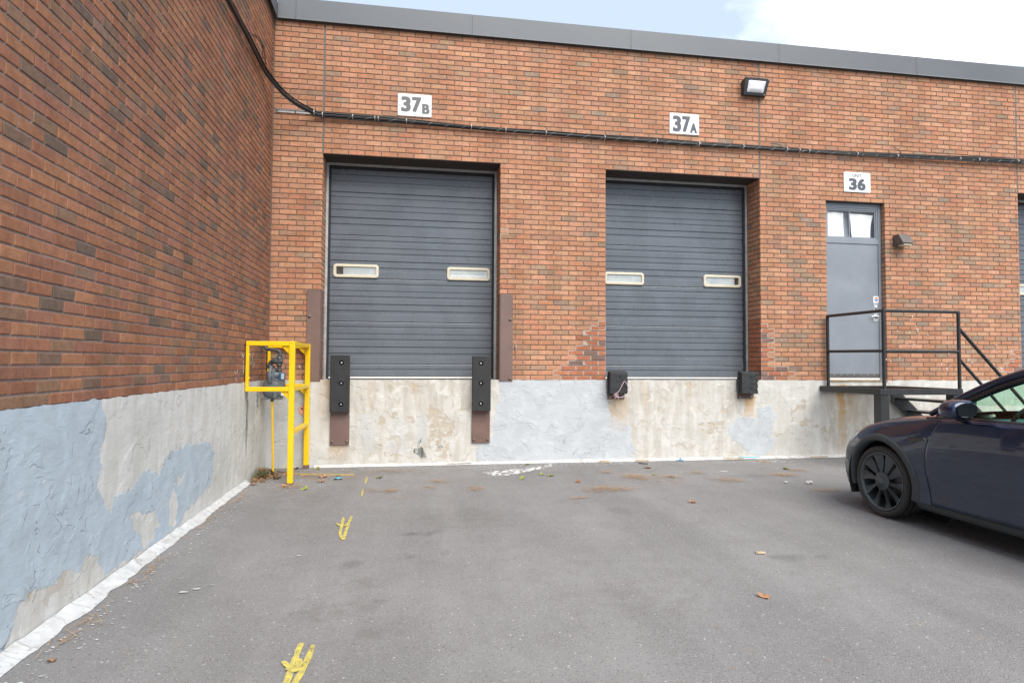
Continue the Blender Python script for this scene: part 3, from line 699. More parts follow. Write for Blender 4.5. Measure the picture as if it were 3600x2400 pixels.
# ------------------------------------------------------------------ overhead doors
def overhead_door(x0, x1, label, dark_right):
    z0, z1 = HC, HC + DTOP * CO
    d = MB()                                                        # galvanised frame angle
    y = 0.365
    d.box(x0 + .002, x0 + .034, y, y + .012, z0, z1 - .002); d.box(x1 - .034, x1 - .002, y, y + .012, z0, z1 - .002)
    d.box(x0 + .034, x1 - .034, y, y + .012, z1 - .036, z1 - .002)
    d.box(x0 + .028, x0 + .034, y + .012, y + .09, z0, z1 - .036); d.box(x1 - .034, x1 - .028, y + .012, y + .09, z0, z1 - .036)
    door = d.build('overhead_door', GALV, building); door['label'] = label
    s = MB(); s.box(x0 + .034, x0 + .066, y + .02, y + .028, z0 + .01, z1 - .036); s.box(x1 - .066, x1 - .034, y + .02, y + .028, z0 + .01, z1 - .036); s.box(x0 + .066, x1 - .066, y + .02, y + .028, z1 - .075, z1 - .036)
    s.build('weather_seal', SEALB, door)
    xa, xb = x0 + .05, x1 - .05
    joints = [4.456, 3.841, 3.224, 2.604, 1.987, 1.383, 1.205]
    ribs = [(.105, .165), (.275, .305), (.405, .468)]
    low = [(.735, .835)]
    for t, bt in zip(joints[:-1], joints[1:]):
        H = t - bt if 1.3 < bt else .615; pr = []                                            # profile (depth, z) from the top of the section down
        def at(f): return t - f * H
        yy = DY
        pr += [(yy + .013, t - .001), (yy + .004, t - .005), (yy, t - .012)]
        def rib(f0, f1, dp):
            return [(yy, at(f0)), (yy + dp, at(f0) - .006), (yy + dp, at(f1) + .006), (yy, at(f1))]
        for f0, f1 in ribs: pr += rib(f0, f1, 0.0085 if f1 - f0 > .04 else .008)
        pr += [(yy, at(.582)), (yy + .014, at(.587)), (yy + .014, at(.601)), (yy, at(.608))]
        pr += rib(*low[0], .0105)
        pr += [(yy, at(1) + .006), (yy + .013, at(1) + .001)]
        pr = [(a, z) for a, z in pr if z > bt]
        if bt > joints[-1] - .001 and bt < 1.21: pr.append((yy, bt)); 
        if t > 4.3: pr = [(a, z) for a, z in pr if z < z1 - .02]; pr.insert(0, (yy, z1 - .02))
        poly = pr + [(yy + .04, pr[-1][1]), (yy + .04, pr[0][1])]
        m = MB(); m.prism(poly, 'x', xa, xb); m.build('door_section', DOOR_G, door, fix=True)
        if bt > 1.3:
            for px in (.14, .5, .86):
                hb = MB(); xm = xa + px * (xb - xa); hb.box(xm - .004, xm + .004, DY - .003, DY + .002, bt + .013, bt + .021); hb.build('rivet', SEALB, door)
    m = MB(); m.box(xa, xb, DY - .004, DY + .03, 1.181, 1.2045); m.build('bottom_rail', WHITEP, door)
    m = MB(); m.box(xa, xb, DY + .002, DY + .028, HC + .001, 1.1805); m.build('bottom_seal', SEALB, door)
    for wx0, wx1 in ((x0 + .107, x0 + .743), (x1 - .727, x1 - .092)):
        wz0, wz1 = 2.612, 2.808
        def rr(ax0, ax1, az0, az1, r, n=6):
            out = []
            for cx, cz, s0 in ((ax1 - r, az1 - r, 0), (ax0 + r, az1 - r, 90), (ax0 + r, az0 + r, 180), (ax1 - r, az0 + r, 270)):
                for i in range(n + 1): an = R(s0 + 90 * i / n); out.append((cx + r * math.cos(an), cz + r * math.sin(an)))
            return out
        A = rr(wx0, wx1, wz0, wz1, .045); B = rr(wx0 + .007, wx1 - .007, wz0 + .007, wz1 - .007, .040); C_ = rr(wx0 + .036, wx1 - .036, wz0 + .036, wz1 - .036, .02); D = rr(wx0 + .044, wx1 - .044, wz0 + .044, wz1 - .044, .015)
        n = len(A); m = MB()
        vs = [(x, DY + .002, z) for x, z in A] + [(x, DY - .018, z) for x, z in B] + [(x, DY - .020, z) for x, z in C_] + [(x, DY - .002, z) for x, z in D]
        m.add(vs, [(r_ * n + i, r_ * n + (i + 1) % n, (r_ + 1) * n + (i + 1) % n, (r_ + 1) * n + i) for r_ in range(3) for i in range(n)])
        m.build('window_frame', CREAMP, door)
        m = MB(); m.add([(x, DY - .003, z) for x, z in D], [tuple(range(n))]); m.build('window_pane', WGLASS, door)
        m = MB(); bx0, bx1 = wx0 + .04, wx1 - .04
        m.box(bx0, bx1, DY - .0012, DY - .0006, wz0 + .04, wz1 - .04); m.build('window_film', PANE, door)
        if wx0 < (x0 + x1) / 2 and not dark_right: ranges = (bx0, bx0 + .10)
        elif wx0 > (x0 + x1) / 2 and dark_right: ranges = (bx1 - .07, bx1)
        else: ranges = None
        if ranges:
            m = MB(); m.box(*ranges, DY - .0019, DY - .0013, wz0 + .04, wz1 - .04); m.build('window_gap', PANED, door)
        elif wx0 > (x0 + x1) / 2:
            m = MB(); m.box(bx0 + .02, bx1 - .01, DY - .0019, DY - .0013, wz0 + .062, wz0 + .075); m.build('window_strip', SIGNW, door)
    m = MB(); m.box(xa, xb, DY + .045, DY + .06, HC, z1); m.build('door_backing', SEALB, door)  # added dark sheet, stops the sky showing through the section joints
    return door
overhead_door(*DOORS[0], 'grey ribbed overhead loading door under the sign 37B', False)
overhead_door(*DOORS[1], 'grey ribbed overhead loading door under the sign 37A', True)
overhead_door(*DOORS[2], 'grey overhead loading door cut off at the right edge of the photo', False)

# ------------------------------------------------------------------ entry door of unit 36
ex0, ex1, ezt = ED[0], ED[1], HC + ETOP * CO
fr = MB(); y = .085
fr.box(ex0 + .002, ex0 + .052, y, y + .12, HC, ezt - .002); fr.box(ex1 - .052, ex1 - .002, y, y + .12, HC, ezt - .002)
fr.box(ex0 + .052, ex1 - .052, y, y + .12, ezt - .075, ezt - .002)
fr.box(ex0 + .052, ex1 - .052, y + .002, y + .12, 3.318, 3.388)
ef = fr.build('door_frame', ENTRY_G, building, bevel=.003)
tr = MB(); tx0, tx1, tz0, tz1 = ex0 + .053, ex1 - .053, 3.389, ezt - .076
for k, (ins, yy) in enumerate(((0, .095), (.022, .105))):
    a, c, d_, e = tx0 + ins, tx1 - ins, tz0 + ins * .6, tz1 - ins
    wd = .024
    tr.box(a, a + wd, yy, yy + .02, d_, e); tr.box(c - wd, c, yy, yy + .02, d_, e); tr.box(a + wd, c - wd, yy, yy + .02, e - wd, e); tr.box(a + wd, c - wd, yy, yy + .02, d_, d_ + wd)
tr.box(8.688, 8.706, .108, .122, tz0 + .03, tz1 - .04)
trn = tr.build('transom_window', ENTRY_G, building)
for a, c in ((tx0 + .04, 8.688), (8.706, tx1 - .04)):
    m = MB(); m.add([(a, .117, tz0 + .03), (c, .117, tz0 + .03), (c, .117, tz1 - .04), (a, .117, tz1 - .04)], [(0, 1, 2, 3)]); m.build('window_pane', WGLASS, trn)
def curtain(a, c, z0, z1, lean):
    m = MB(); pts = []; nu, nv = 16, 10
    for i in range(nu):
        for j in range(nv):
            u, v = i / (nu - 1), j / (nv - 1)
            x = a + (c - a) * u + lean * (1 - v) * (u - .5) * .25 - .012 * math.sin(v * 5 + lean) * (u > .6)
            pts.append((x, .134 + .007 * math.sin(u * 9) + .006 * math.sin(v * 7 + u * 3), z0 + (z1 - z0) * v - .02 * u * (v == 1)))
    m.grid(pts, nu, nv); return m
curtain(tx0 + .03, 8.60, tz0 + .01, tz1 - .05, .3).build('curtain', CLOTH, trn)
curtain(8.715, tx1 - .055, tz0 + .01, tz1 - .07, -.4).build('curtain', CLOTH, trn)
m = MB(); m.box(tx0, tx1, .20, .205, tz0, tz1); m.build('reflection_backing', worn('painted_sky_reflection', (.36, .39, .43), .8), trn)  # backing sheet; sky reflected in the transom gaps is painted as its grey-blue colour
dr = MB(); dx0, dx1 = ex0 + .054, ex1 - .054
nu, nv = 26, 40; pts = []
for i in range(nu):
    for j in range(nv):
        u, v = i / (nu - 1), j / (nv - 1); x, z = dx0 + (dx1 - dx0) * u, 1.205 + (3.314 - 1.205) * v
        dent = .006 * math.exp(-((x - 8.62) / .16) ** 2 - ((z - 2.72) / .10) ** 2) - .004 * math.exp(-((x - 8.8) / .2) ** 2 - ((z - 2.55) / .13) ** 2) + .004 * math.exp(-((x - 8.72) / .05) ** 2 - ((z - 1.42) / .03) ** 2) + .003 * math.exp(-((x - 8.45) / .3) ** 2 - ((z - 1.9) / .3) ** 2)
        pts.append((x, .098 + dent, z))
dr.grid(pts, nu, nv)
dr.box(dx0, dx1, .106, .14, 1.2055, 3.3135)
ed = dr.build('entry_door', ENTRY_G, building); ed['label'] = 'plain grey steel entry door below the sign 36'
m = MB(); m.box(dx0 + .004, dx1 - .004, .0935, .0975, 1.208, 1.268)
kp = m.build('kick_plate', worn('kick_plate_grey', (0.10, 0.10, 0.10), .5), ed)
m = MB()
for i in range(7): m.lathe([(.006, .0935), (.004, .0915)], (dx0 + .12 + i * .115, 0, 1.255), 'y', 8)
m.build('screws', CHROME, ed)
m = MB(); m.box(dx0 + .002, dx1 - .002, .088, .12, 1.174, 1.2045); m.build('door_sweep', WHITEP, ed)
m = MB(); m.box(dx0, dx1, .095, .12, HC, 1.1735); m.build('door_seal', SEALB, ed)
m = MB(); m.box(9.092, 9.19, .0938, .0972, 2.225, 2.385); m.build('lock_plate', CHROME, ed, bevel=.001)
m = MB(); m.lathe([(.026, .0937), (.026, .082), (.020, .078), (0.0, .077)], (9.14, 0, 2.315), 'y', 20); m.box(9.135, 9.145, .070, .078, 2.300, 2.330); m.build('deadbolt', CHROME, ed)
m = MB(); m.box(9.088, 9.186, .0938, .0972, 2.095, 2.222); m.lathe([(.030, .0937), (.028, .084), (.016, .080), (.016, .055)], (9.14, 0, 2.172), 'y', 20)
m.tube([(9.145, .058, 2.172), (9.10, .055, 2.172), (9.06, .058, 2.174), (9.03, .064, 2.170)], [.011, .011, .009, .007], 10); m.build('door_handle', CHROME, ed)
m = MB(); m.box(9.092, 9.192, .0952, .0972, 2.392, 2.495); st_ = m.build('sticker', SIGNW, ed)
for z0_, z1_, mt in ((2.452, 2.481, worn('sticker_orange', (.75, .22, .08), .5)), (2.414, 2.444, worn('sticker_blue', (.06, .16, .45), .5))):
    m = MB(); n = 12; r = .034; cz = 2.4475
    pl = []
    for i in range(25):
        an = 2 * math.pi * i / 24; xx, zz_ = r * math.cos(an), cz + r * math.sin(an)
        pl.append((9.142 + xx, min(max(zz_, z0_), z1_)))
    m.add([(x, .0948, z) for x, z in pl], [tuple(range(len(pl)))]); m.build('sticker_emblem', mt, ed)
for hz_ in (3.02, 2.25, 1.50):
    m = MB(); m.tube([(dx0 - .002, .09, hz_ - .055), (dx0 - .002, .09, hz_ + .055)], .008, 8); m.box(dx0, dx0 + .03, .0935, .0975, hz_ - .05, hz_ + .05); m.build('hinge', ENTRY_G, ed)
m = MB(); m.box(ex0, ex1, -.02, .085, HC - .008, HC + .004); m.build('door_threshold', worn('rusted_threshold', (.40, .24, .10), .8, 0, .2, (.5, .4, .25), .5, 9), building)

# ------------------------------------------------------------------ white coating strips along the wall feet
def foot_strip(A, mapf, zin, wid, name, mat):
    pts = []; nv = 5
    for a in A:
        o0 = wid(a); rag = o0 * (0.74 + 0.50 * float(fbm(np.array([a]), np.array([0.3]), 8, 8, 6)[0])) + .09 * max(0, float(vnoise(np.array([a]), np.array([1.0]), 3.1, 12)[0]) - .66)
        z1 = zin + .018 * (float(vnoise(np.array([a]), np.array([2.0]), 11, 5)[0]) - .5)
        for j in range(nv):
            t = j / (nv - 1); pts.append((*mapf(a, .008 + rag * t), z1 * (1 - t) ** 1.4 + .0035))
    m = MB(); m.grid(pts, len(A), nv); o = m.build(name, mat); tag(o, kind='structure'); return o
foot_strip(np.arange(YL, -1.0, .02), lambda a, d: (d, a), .038, lambda a: .066 + .034 * min(1, max(0, (-a - 1.4) / 3)), 'wall_foot_strip', SEALW)
foot_strip(np.arange(.62, XR, .02), lambda a, d: (a, -d), .034, lambda a: .03 + .045 * min(1, max(0, (a - 3) / 4)), 'wall_foot_strip', SEALB2)

def flat_blob(poly, name, mat, z=.004, sub=3, rag=.012, seed=2):
    P = [Vector((x, y, 0)) for x, y in poly]; out = []
    for i in range(len(P)):
        a, b_ = P[i], P[(i + 1) % len(P)]
        for j in range(sub * 3):
            p = a.lerp(b_, j / (sub * 3)); q = fbm(np.array([p.x]), np.array([p.y]), 22, seed)[0] - .5; q2 = fbm(np.array([p.x]), np.array([p.y]), 22, seed + 7)[0] - .5
            out.append((p.x + q * rag * 3, p.y + q2 * rag * 5, z))
    m = MB(); m.add(out, [tuple(range(len(out)))]); return m.build(name, mat, fix=True)
o = flat_blob([(2.801,-0.678),(2.918,-0.640),(3.083,-0.553),(3.392,-0.446),(3.613,-0.334),(3.838,-0.144),(3.803,-0.299),(3.597,-0.507),(3.390,-0.669),(3.190,-0.834),(3.025,-0.945),(2.922,-0.901)], 'paint_spill', SPILL, .004, 3, .03)
tag(o, 'dried white paint spill on the asphalt in front of the wall between the doors', 'paint spill')

# ------------------------------------------------------------------ yellow spray marks
def strokes(name, lines, wd, label):
    m = MB(); z = .0042
    for L in lines:
        P = smooth_path([(x, y, 0) for x, y in L], 8); vs = []
        for i, p in enumerate(P):
            t = (P[min(i + 1, len(P) - 1)] - P[max(i - 1, 0)]).normalized(); n = Vector((-t.y, t.x, 0))
            ww = wd * (.38 + .24 * float(vnoise(np.array([p.x * 3]), np.array([p.y * 3]), 9, 4)[0])); e = min(1, .55 + .5 * min(i, len(P) - 1 - i) / 3)
            zi = Vector((0, 0, z + .00003 * i)); vs += [p + n * ww * e + zi, p - n * ww * e + zi]
        m.add(vs, [(2 * i, 2 * i + 1, 2 * i + 3, 2 * i + 2) for i in range(len(P) - 1)]); z += .0014
    o = m.build(name, SPRAY); tag(o, label, 'paint mark', 'yellow spray marks on the asphalt'); return o
strokes('paint_mark', [[(1.366,-2.762),(1.365,-3.021),(1.368,-3.346),(1.377,-3.537)],[(1.297,-2.806),(1.314,-3.110),(1.330,-3.363),(1.371,-3.536)],[(1.259,-3.006),(1.308,-3.110),(1.348,-3.091),(1.363,-2.995)]], .026, 'yellow spray painted mark like a crossed arrow, the middle of the row of marks')
strokes('paint_mark', [[(1.365,-5.357),(1.363,-5.444),(1.365,-5.548),(1.366,-5.645),(1.370,-5.95)],[(1.426,-5.390),(1.424,-5.528),(1.420,-5.626),(1.40,-5.80),(1.378,-5.95)],[(1.313,-5.547),(1.355,-5.616),(1.386,-5.648),(1.393,-5.580),(1.378,-5.550),(1.366,-5.590),(1.350,-5.642)]], .030, 'large yellow spray painted crossed arrow mark nearest to the viewer')
strokes('paint_mark', [[(1.366,-.80),(1.375,-1.257)]], .02, 'short yellow spray dash nearest to the wall')
strokes('paint_mark', [[(1.374,-1.547),(1.387,-1.912)]], .02, 'short yellow spray dash, second from the wall')

# ------------------------------------------------------------------ number signs
def text_mesh(txt, name, mat, bold, parent, x, z, h, wd, y):
    grow = bold * .17; x += grow; wd -= 2 * grow; z += grow * .6; h -= 1.2 * grow; thick = bold; bold = min(bold, .016)
    """lettering as flat geometry fitted in a box: lower left x, z, cap height h, width wd"""
    c = bpy.data.curves.new(name, 'FONT'); c.body = txt; c.size = 1.0; c.offset = bold; c.extrude = 0.0; c.resolution_u = 6
    t = bpy.data.objects.new(name, c); COL.objects.link(t); bpy.context.view_layer.update()
    me = bpy.data.meshes.new_from_object(t.evaluated_get(bpy.context.evaluated_depsgraph_get()))
    bpy.data.objects.remove(t); bpy.data.curves.remove(c)
    n = len(me.vertices); co = np.zeros(n * 3, np.float32); me.vertices.foreach_get('co', co); co = co.reshape(-1, 3)
    mn, mxx = co.min(0), co.max(0)
    X = x + (co[:, 0] - mn[0]) / (mxx[0] - mn[0]) * wd; Z = z + (co[:, 1] - mn[1]) / (mxx[1] - mn[1]) * h
    F0 = [tuple(p.vertices) for p in me.polygons]; V = []; F = []
    for k, (ax, az) in enumerate([(0, 0)] if thick < .01 else [(-1, -.6), (1, -.6), (-1, .6), (1, .6), (0, 0)]):
        F += [[i + len(V) for i in f_] for f_ in F0]; V += [(X[i] + ax * grow, y - .00006 * k, Z[i] + az * grow) for i in range(n)]
    bpy.data.meshes.remove(me); me = bpy.data.meshes.new(name); me.from_pydata(V, [], F); me.materials.append(mat)
    o = bpy.data.objects.new(name, me); link(o, parent); return o
def rounded_plate(m, x0, x1, z0, z1, r, y0, y1):
    P = []
    for cx, cz, s0 in ((x1 - r, z1 - r, 0), (x0 + r, z1 - r, 90), (x0 + r, z0 + r, 180), (x1 - r, z0 + r, 270)):
        for i in range(5): an = R(s0 + 22.5 * i); P.append((cx + r * math.cos(an), cz + r * math.sin(an)))
    m.prism(P, 'y', y0, y1)
def sign(x, z, label, parts, mat):
    t = thing('number_sign', label, 'sign', (x, 0, z))
    m = MB(); rounded_plate(m, 0, .465, 0, .312, .012, -.010, -.006); m.build('plate', SIGNW, t)
    for txt, px, pz, w_, h, bold in parts: text_mesh(txt, 'lettering', mat, bold, t, px, pz, h, w_, -.0112)
    m = MB()
    for sx in (.022, .443): m.lathe([(.006, -.0102), (.005, -.013), (0, -.0135)], (sx, 0, .15), 'y', 10)
    m.build('screw', SIGND, t); return t
sign(1.660, 4.836, 'white number sign reading 37B above the left loading door', [('3', .044, .057, .134, .215, .06), ('7', .194, .057, .130, .215, .06), ('B', .333, .042, .105, .142, .045)], SIGNM)
sign(5.650, 4.842, 'white number sign reading 37A above the middle loading door', [('3', .048, .030, .133, .244, .06), ('7', .198, .030, .128, .244, .06), ('A', .322, .026, .112, .147, .045)], SIGND)
sign(8.520, 4.110, 'white sign reading UNIT 36 above the grey entry door', [('UNIT', .148, .232, .168, .058, .0095), ('3', .086, .030, .140, .186, .06), ('6', .236, .030, .142, .186, .06)], SIGND)

# ------------------------------------------------------------------ cable bundle
cb = thing('cable_bundle', 'bundle of black cables strung along the brick above the doors and round the corner', 'cables', (0, 0, 0))
main = [(.055, YL, 4.97), (.055, -6, 4.975), (.055, -4, 4.98), (.055, -2.25, 4.985), (.055, -1.49, 5.0), (.055, -.75, 4.998), (.10, -.54, 4.965), (.215, -.38, 4.868), (.357, -.25, 4.80), (.504, -.11, 4.775), (.612, -.055, 4.752), (.794, -.045, 4.752), (1.354, -.045, 4.748), (1.782, -.045, 4.742), (2.762, -.045, 4.717), (3.262, -.045, 4.707), (3.754, -.045, 4.705), (4.627, -.045, 4.692), (5.425, -.045, 4.688), (6.092, -.045, 4.686), (7.092, -.045, 4.690), (7.808, -.045, 4.689), (8.719, -.045, 4.691), (9.425, -.045, 4.700), (10.554, -.045, 4.721), (11.77, -.045, 4.747), (13.2, -.045, 4.75), (XR, -.045, 4.75)]
mpth = smooth_path(main, 10)
m = MB(); m.tube(mpth, .022, 10); m.build('cable', CABLE, cb)
def off_path(ph, amp, per, dz):
    out = []; s_ = 0
    for i, p in enumerate(mpth):
        if i: s_ += (p - mpth[i - 1]).length
        a = amp * (1 + .7 * math.sin(s_ / per * 1.7 + ph)); q = p.copy()
        q.z += dz + a * math.sin(s_ / per + ph) ; nrm = Vector((1, 0, 0)) if p.y < -.6 else (Vector((0, -1, 0)) if p.x > .5 else Vector((.7, -.7, 0)))
        q += nrm * (.012 * math.cos(s_ / per * .7 + ph) + .006); out.append(q)
    return out
for ph, amp, per, dz, r in ((0.3, .010, 1.1, .024, .011), (2.1, .013, .8, .032, .008), (4.0, .012, 1.6, -.016, .009), (5.2, .018, 2.1, .016, .006)):
    m = MB(); m.tube(off_path(ph, amp, per, dz), r, 7); m.build('cable', CABLE, cb)
# lashing wire wound round the bundle, ties, loose tails
m = MB(); path = []; s_ = 0
for i in range(1, len(mpth)):
    p = mpth[i]
    if p.x < .8 or p.x > 12.4: continue
    steps = max(1, int((p - mpth[i - 1]).length / .02))
    for j in range(steps):
        q = mpth[i - 1].lerp(p, j / steps); s_ += .02; an = s_ / .22 * 2 * math.pi
        path.append((q.x, q.y - .0255 * math.cos(an), q.z + .0255 * math.sin(an)))
m.tube(path, .0017, 4, False); m.build('lashing_wire', GALV, cb)
m = None
for tx in (.56, .66, 1.05, 1.36, 1.40, 1.78, 2.65, 3.15, 3.75, 4.62, 5.42, 6.1, 6.8, 7.55, 7.75, 7.9, 8.72, 9.43, 10.55, 10.95, 11.6):
    p = min(mpth, key=lambda q: abs(q.x - tx) if q.y > -.5 else 9); m = MB()
    pts = [(0.008 * (k % 2) * 0 , .030 * math.cos(2 * math.pi * k / 10), .034 * math.sin(2 * math.pi * k / 10)) for k in range(11)]
    m.tube([(p.x + a, p.y + b_ - .004, p.z + c + .006) for a, b_, c in pts], .0045, 5, False); m.box(p.x - .006, p.x + .006, p.y - .046, p.y - .034, p.z - .002, p.z + .014)
    m.build('cable_tie', TIE, cb)
m = MB(); m.tube(smooth_path([(7.45, -.05, 4.70), (7.40, -.07, 4.75), (7.30, -.06, 4.775), (7.24, -.05, 4.77)]), .004, 6); m.build('loose_tail', CABLE, cb); m = MB(); m.tube(smooth_path([(9.5, -.05, 4.70), (9.46, -.07, 4.78), (9.38, -.07, 4.83), (9.30, -.06, 4.84)]), .004, 6); m.build('loose_tail', CABLE, cb); m = MB()
m.tube(smooth_path([(.07, -1.6, 5.02), (.09, -1.35, 5.10), (.10, -1.05, 5.16), (.09, -.85, 5.10), (.08, -.80, 5.02), (.07, -.95, 4.99)]), .005, 6)
m.tube(smooth_path([(.07, -1.5, 5.02), (.11, -1.3, 5.13), (.11, -1.1, 5.12), (.09, -.95, 5.04)]), .004, 6)
m.build('loose_tail', CABLE, cb)
t = thing('wall_bracket', 'thin galvanised strip bolted to the brick in the inner corner under the cable bend', 'bracket', (.28, 0, 4.788))
m = MB(); m.box(-.24, .30, -.012, -.004, -.019, .019); m.box(-.24, .30, -.024, -.012, .013, .019); m.build('strip', GALV, t)
for sx in (-.22, .02, .26):
    m = MB(); m.lathe([(.011, -.012), (.011, -.019), (0, -.020)], (sx, 0, -.002), 'y', 6, False); m.build('bolt', PIPEGREY, t)

# ------------------------------------------------------------------ lamps on the wall
t = thing('wall_light', 'black square floodlight fixed high on the brick wall with a ribbed clear lens', 'wall light', (6.805, 0, 5.485))
m = MB()
back = [(0, -.004, .012), (.40, -.004, .012), (.40, -.004, .235), (0, -.004, .235)]
front = [(0.0, -.085, .0), (.352, -.085, .0), (.400, -.135, .245), (.0, -.135, .245)]
m.add(back + front, [(0, 1, 2, 3), (0, 4, 5, 1), (1, 5, 6, 2), (2, 6, 7, 3), (3, 7, 4, 0)])
inn = [(.045, -.096, .040), (.312, -.096, .040), (.345, -.130, .208), (.06, -.130, .208)]
m.add(front + inn, [(0, 1, 5, 4), (1, 2, 6, 5), (2, 3, 7, 6), (3, 0, 4, 7)])
m.build('housing', BLACKP, t, bevel=.006, fix=True)
m = MB(); nu, nv = 15, 10; pts = []
for i in range(nu):
    for j in range(nv):
        u, v = i / (nu - 1), j / (nv - 1); L_ = Vector(inn[0]).lerp(Vector(inn[1]), u); U_ = Vector(inn[3]).lerp(Vector(inn[2]), u); p = L_.lerp(U_, v)
        e = min(1, 6 * min(u, 1 - u, v * .8, (1 - v) * .8)); pts.append((p.x, p.y - .022 * e + .004, p.z))
m.grid(pts, nu, nv)
g = G('ribbed_lens'); wv = g.n('TexWave', {'Vector': g.pos, 'Scale': 30.0}, bands_direction='Z').outputs['Fac']
m.build('lens', g.done(g.mix(g.step(wv, .3, .7), (.60, .61, .62), (.80, .81, .82)), .15, 0, g.bump(wv, .4, .004), Specular_IOR_Level=.8), t)
for sx, sz in ((.378, .228), (.33, .012)):
    m = MB(); m.lathe([(.008, -.12 if sz > .1 else -.085), (.007, -.139 if sz > .1 else -.092), (0, -.140 if sz > .1 else -.093)], (sx, 0, sz), 'y', 8); m.build('screw', GALV, t)
t = thing('wall_light', 'small sloping bronze wall lamp beside the grey entry door', 'wall light', (9.37, 0, 3.28))
m = MB(); m.box(.0, .20, -.05, -.004, -.005, .17); m.build('back_box', BRONZE, t, bevel=.008)
m = MB(); m.prism([(-.05, .175), (-.085, .18), (-.12, .165), (-.205, .03), (-.205, .015), (-.05, .0)], 'x', .005, .195); m.build('hood', BRONZE, t, bevel=.008)
m = MB(); m.box(.03, .17, -.19, -.06, -.012, .012); m.build('lens', CREAMP, t, bevel=.006)

# ------------------------------------------------------------------ corner guards
def guard(x, s, label):
    t = thing('corner_guard', label, 'corner guard', (x, 0, 1.152))
    m = MB(); H = 1.228
    m.box(min(0, -s * .178), max(0, -s * .178), -.017, -.005, 0, H)
    m.box(min(s * .0015, s * .0115), max(s * .0015, s * .0115), -.017, .19, 0, H)
    m.build('steel_angle', BROWN, t, bevel=.004)
    for bz in (H - .36, .035):
        m = MB(); m.lathe([(.024, -.017), (.024, -.020), (.012, -.0205), (.012, -.028), (0, -.029)], (-s * .14, 0, bz), 'y', 14); m.build('bolt', BROWN, t)
    for bz in (.15, .55, 1.0):
        m = MB(); m.lathe([(.018, s * .0115), (.018, s * .018), (0, s * .019)], (0, .09, bz), 'x', 10); m.build('bolt', BROWN, t)
guard(DOORS[0][0] + .002, 1, 'brown steel corner guard on the left edge of door 37B, behind the yellow guard frame')
guard(DOORS[0][1] + .008, -1, 'brown steel corner guard on the right edge of door 37B')

# ------------------------------------------------------------------ dock bumpers
def tall_bumper(x, label, rust):
    t = thing('dock_bumper', label, 'dock bumper', (x, 0, .30))
    m = MB(); m.box(-.127, .127, -.030, -.012, 0, 1.19); pl = m.build('backing_plate', RUSTY if rust else BROWN, t, bevel=.003)
    for sx in (-.095, .095):
        m = MB(); m.lathe([(.018, -.030), (.018, -.036), (.010, -.037), (.010, -.046), (0, -.047)], (sx, 0, .045), 'y', 12); m.build('bolt', BROWN, t)
    m = MB(); holes = [(.02 if x < 2 else -.012, z) for z in (1.10, .825, .545)]
    bm = bmesh.new()
    me = MB().box(-.124, .124, -.122, -.0305, .448, 1.20).mesh('tmp'); bm.from_mesh(me)
    bmesh.ops.subdivide_edges(bm, edges=bm.edges[:], cuts=5, use_grid_fill=True)
    bmesh.ops.recalc_face_normals(bm, faces=bm.faces[:])
    for v in bm.verts:
        n1 = fbm(np.array([v.co.x * 3 + x]), np.array([v.co.z * 3]), 6, 3)[0] - .5
        v.co.y += .006 * n1
    bm.to_mesh(me); bm.free(); me.materials.append(RUBBER); me.name = 'rubber_block'
    ro = bpy.data.objects.new('rubber_block', me); link(ro, t)
    cut = MB()
    for hx, hz_ in holes: cut.lathe([(.033, -.15), (.033, -.085)], (hx, 0, hz_), 'y', 20, False, True)
    cme = cut.mesh('cut'); cbm = bmesh.new(); cbm.from_mesh(cme); bmesh.ops.remove_doubles(cbm, verts=cbm.verts, dist=1e-5); bmesh.ops.recalc_face_normals(cbm, faces=cbm.faces[:]); cbm.to_mesh(cme); cbm.free()
    co = bpy.data.objects.new('cut', cme); link(co, t)
    bo = ro.modifiers.new('holes', 'BOOLEAN'); bo.object = co; bo.operation = 'DIFFERENCE'; bo.solver = 'EXACT'
    bpy.context.view_layer.update(); print('BUMP', len(ro.data.vertices), len(ro.evaluated_get(bpy.context.evaluated_depsgraph_get()).data.vertices)); nm = bpy.data.meshes.new_from_object(ro.evaluated_get(bpy.context.evaluated_depsgraph_get()))
    ro.modifiers.clear(); ro.data = nm; bv = ro.modifiers.new('bevel', 'BEVEL'); bv.width = .005; bv.segments = 2; bv.limit_method = 'ANGLE'; bv.angle_limit = R(50); nm.name = 'rubber_block'; bpy.data.objects.remove(co)
    for hx, hz_ in holes:
        m = MB(); m.lathe([(.024, -.084), (.024, -.092), (.013, -.093), (.013, -.104), (.009, -.107), (0, -.107)], (hx, 0, hz_), 'y', 14); m.build('bolt', CHROME, t)
    return t
tall_bumper(.943, 'tall black rubber dock bumper on the left side of door 37B', False)
tall_bumper(2.848, 'tall black rubber dock bumper on the right side of door 37B, above a rusty plate', True)
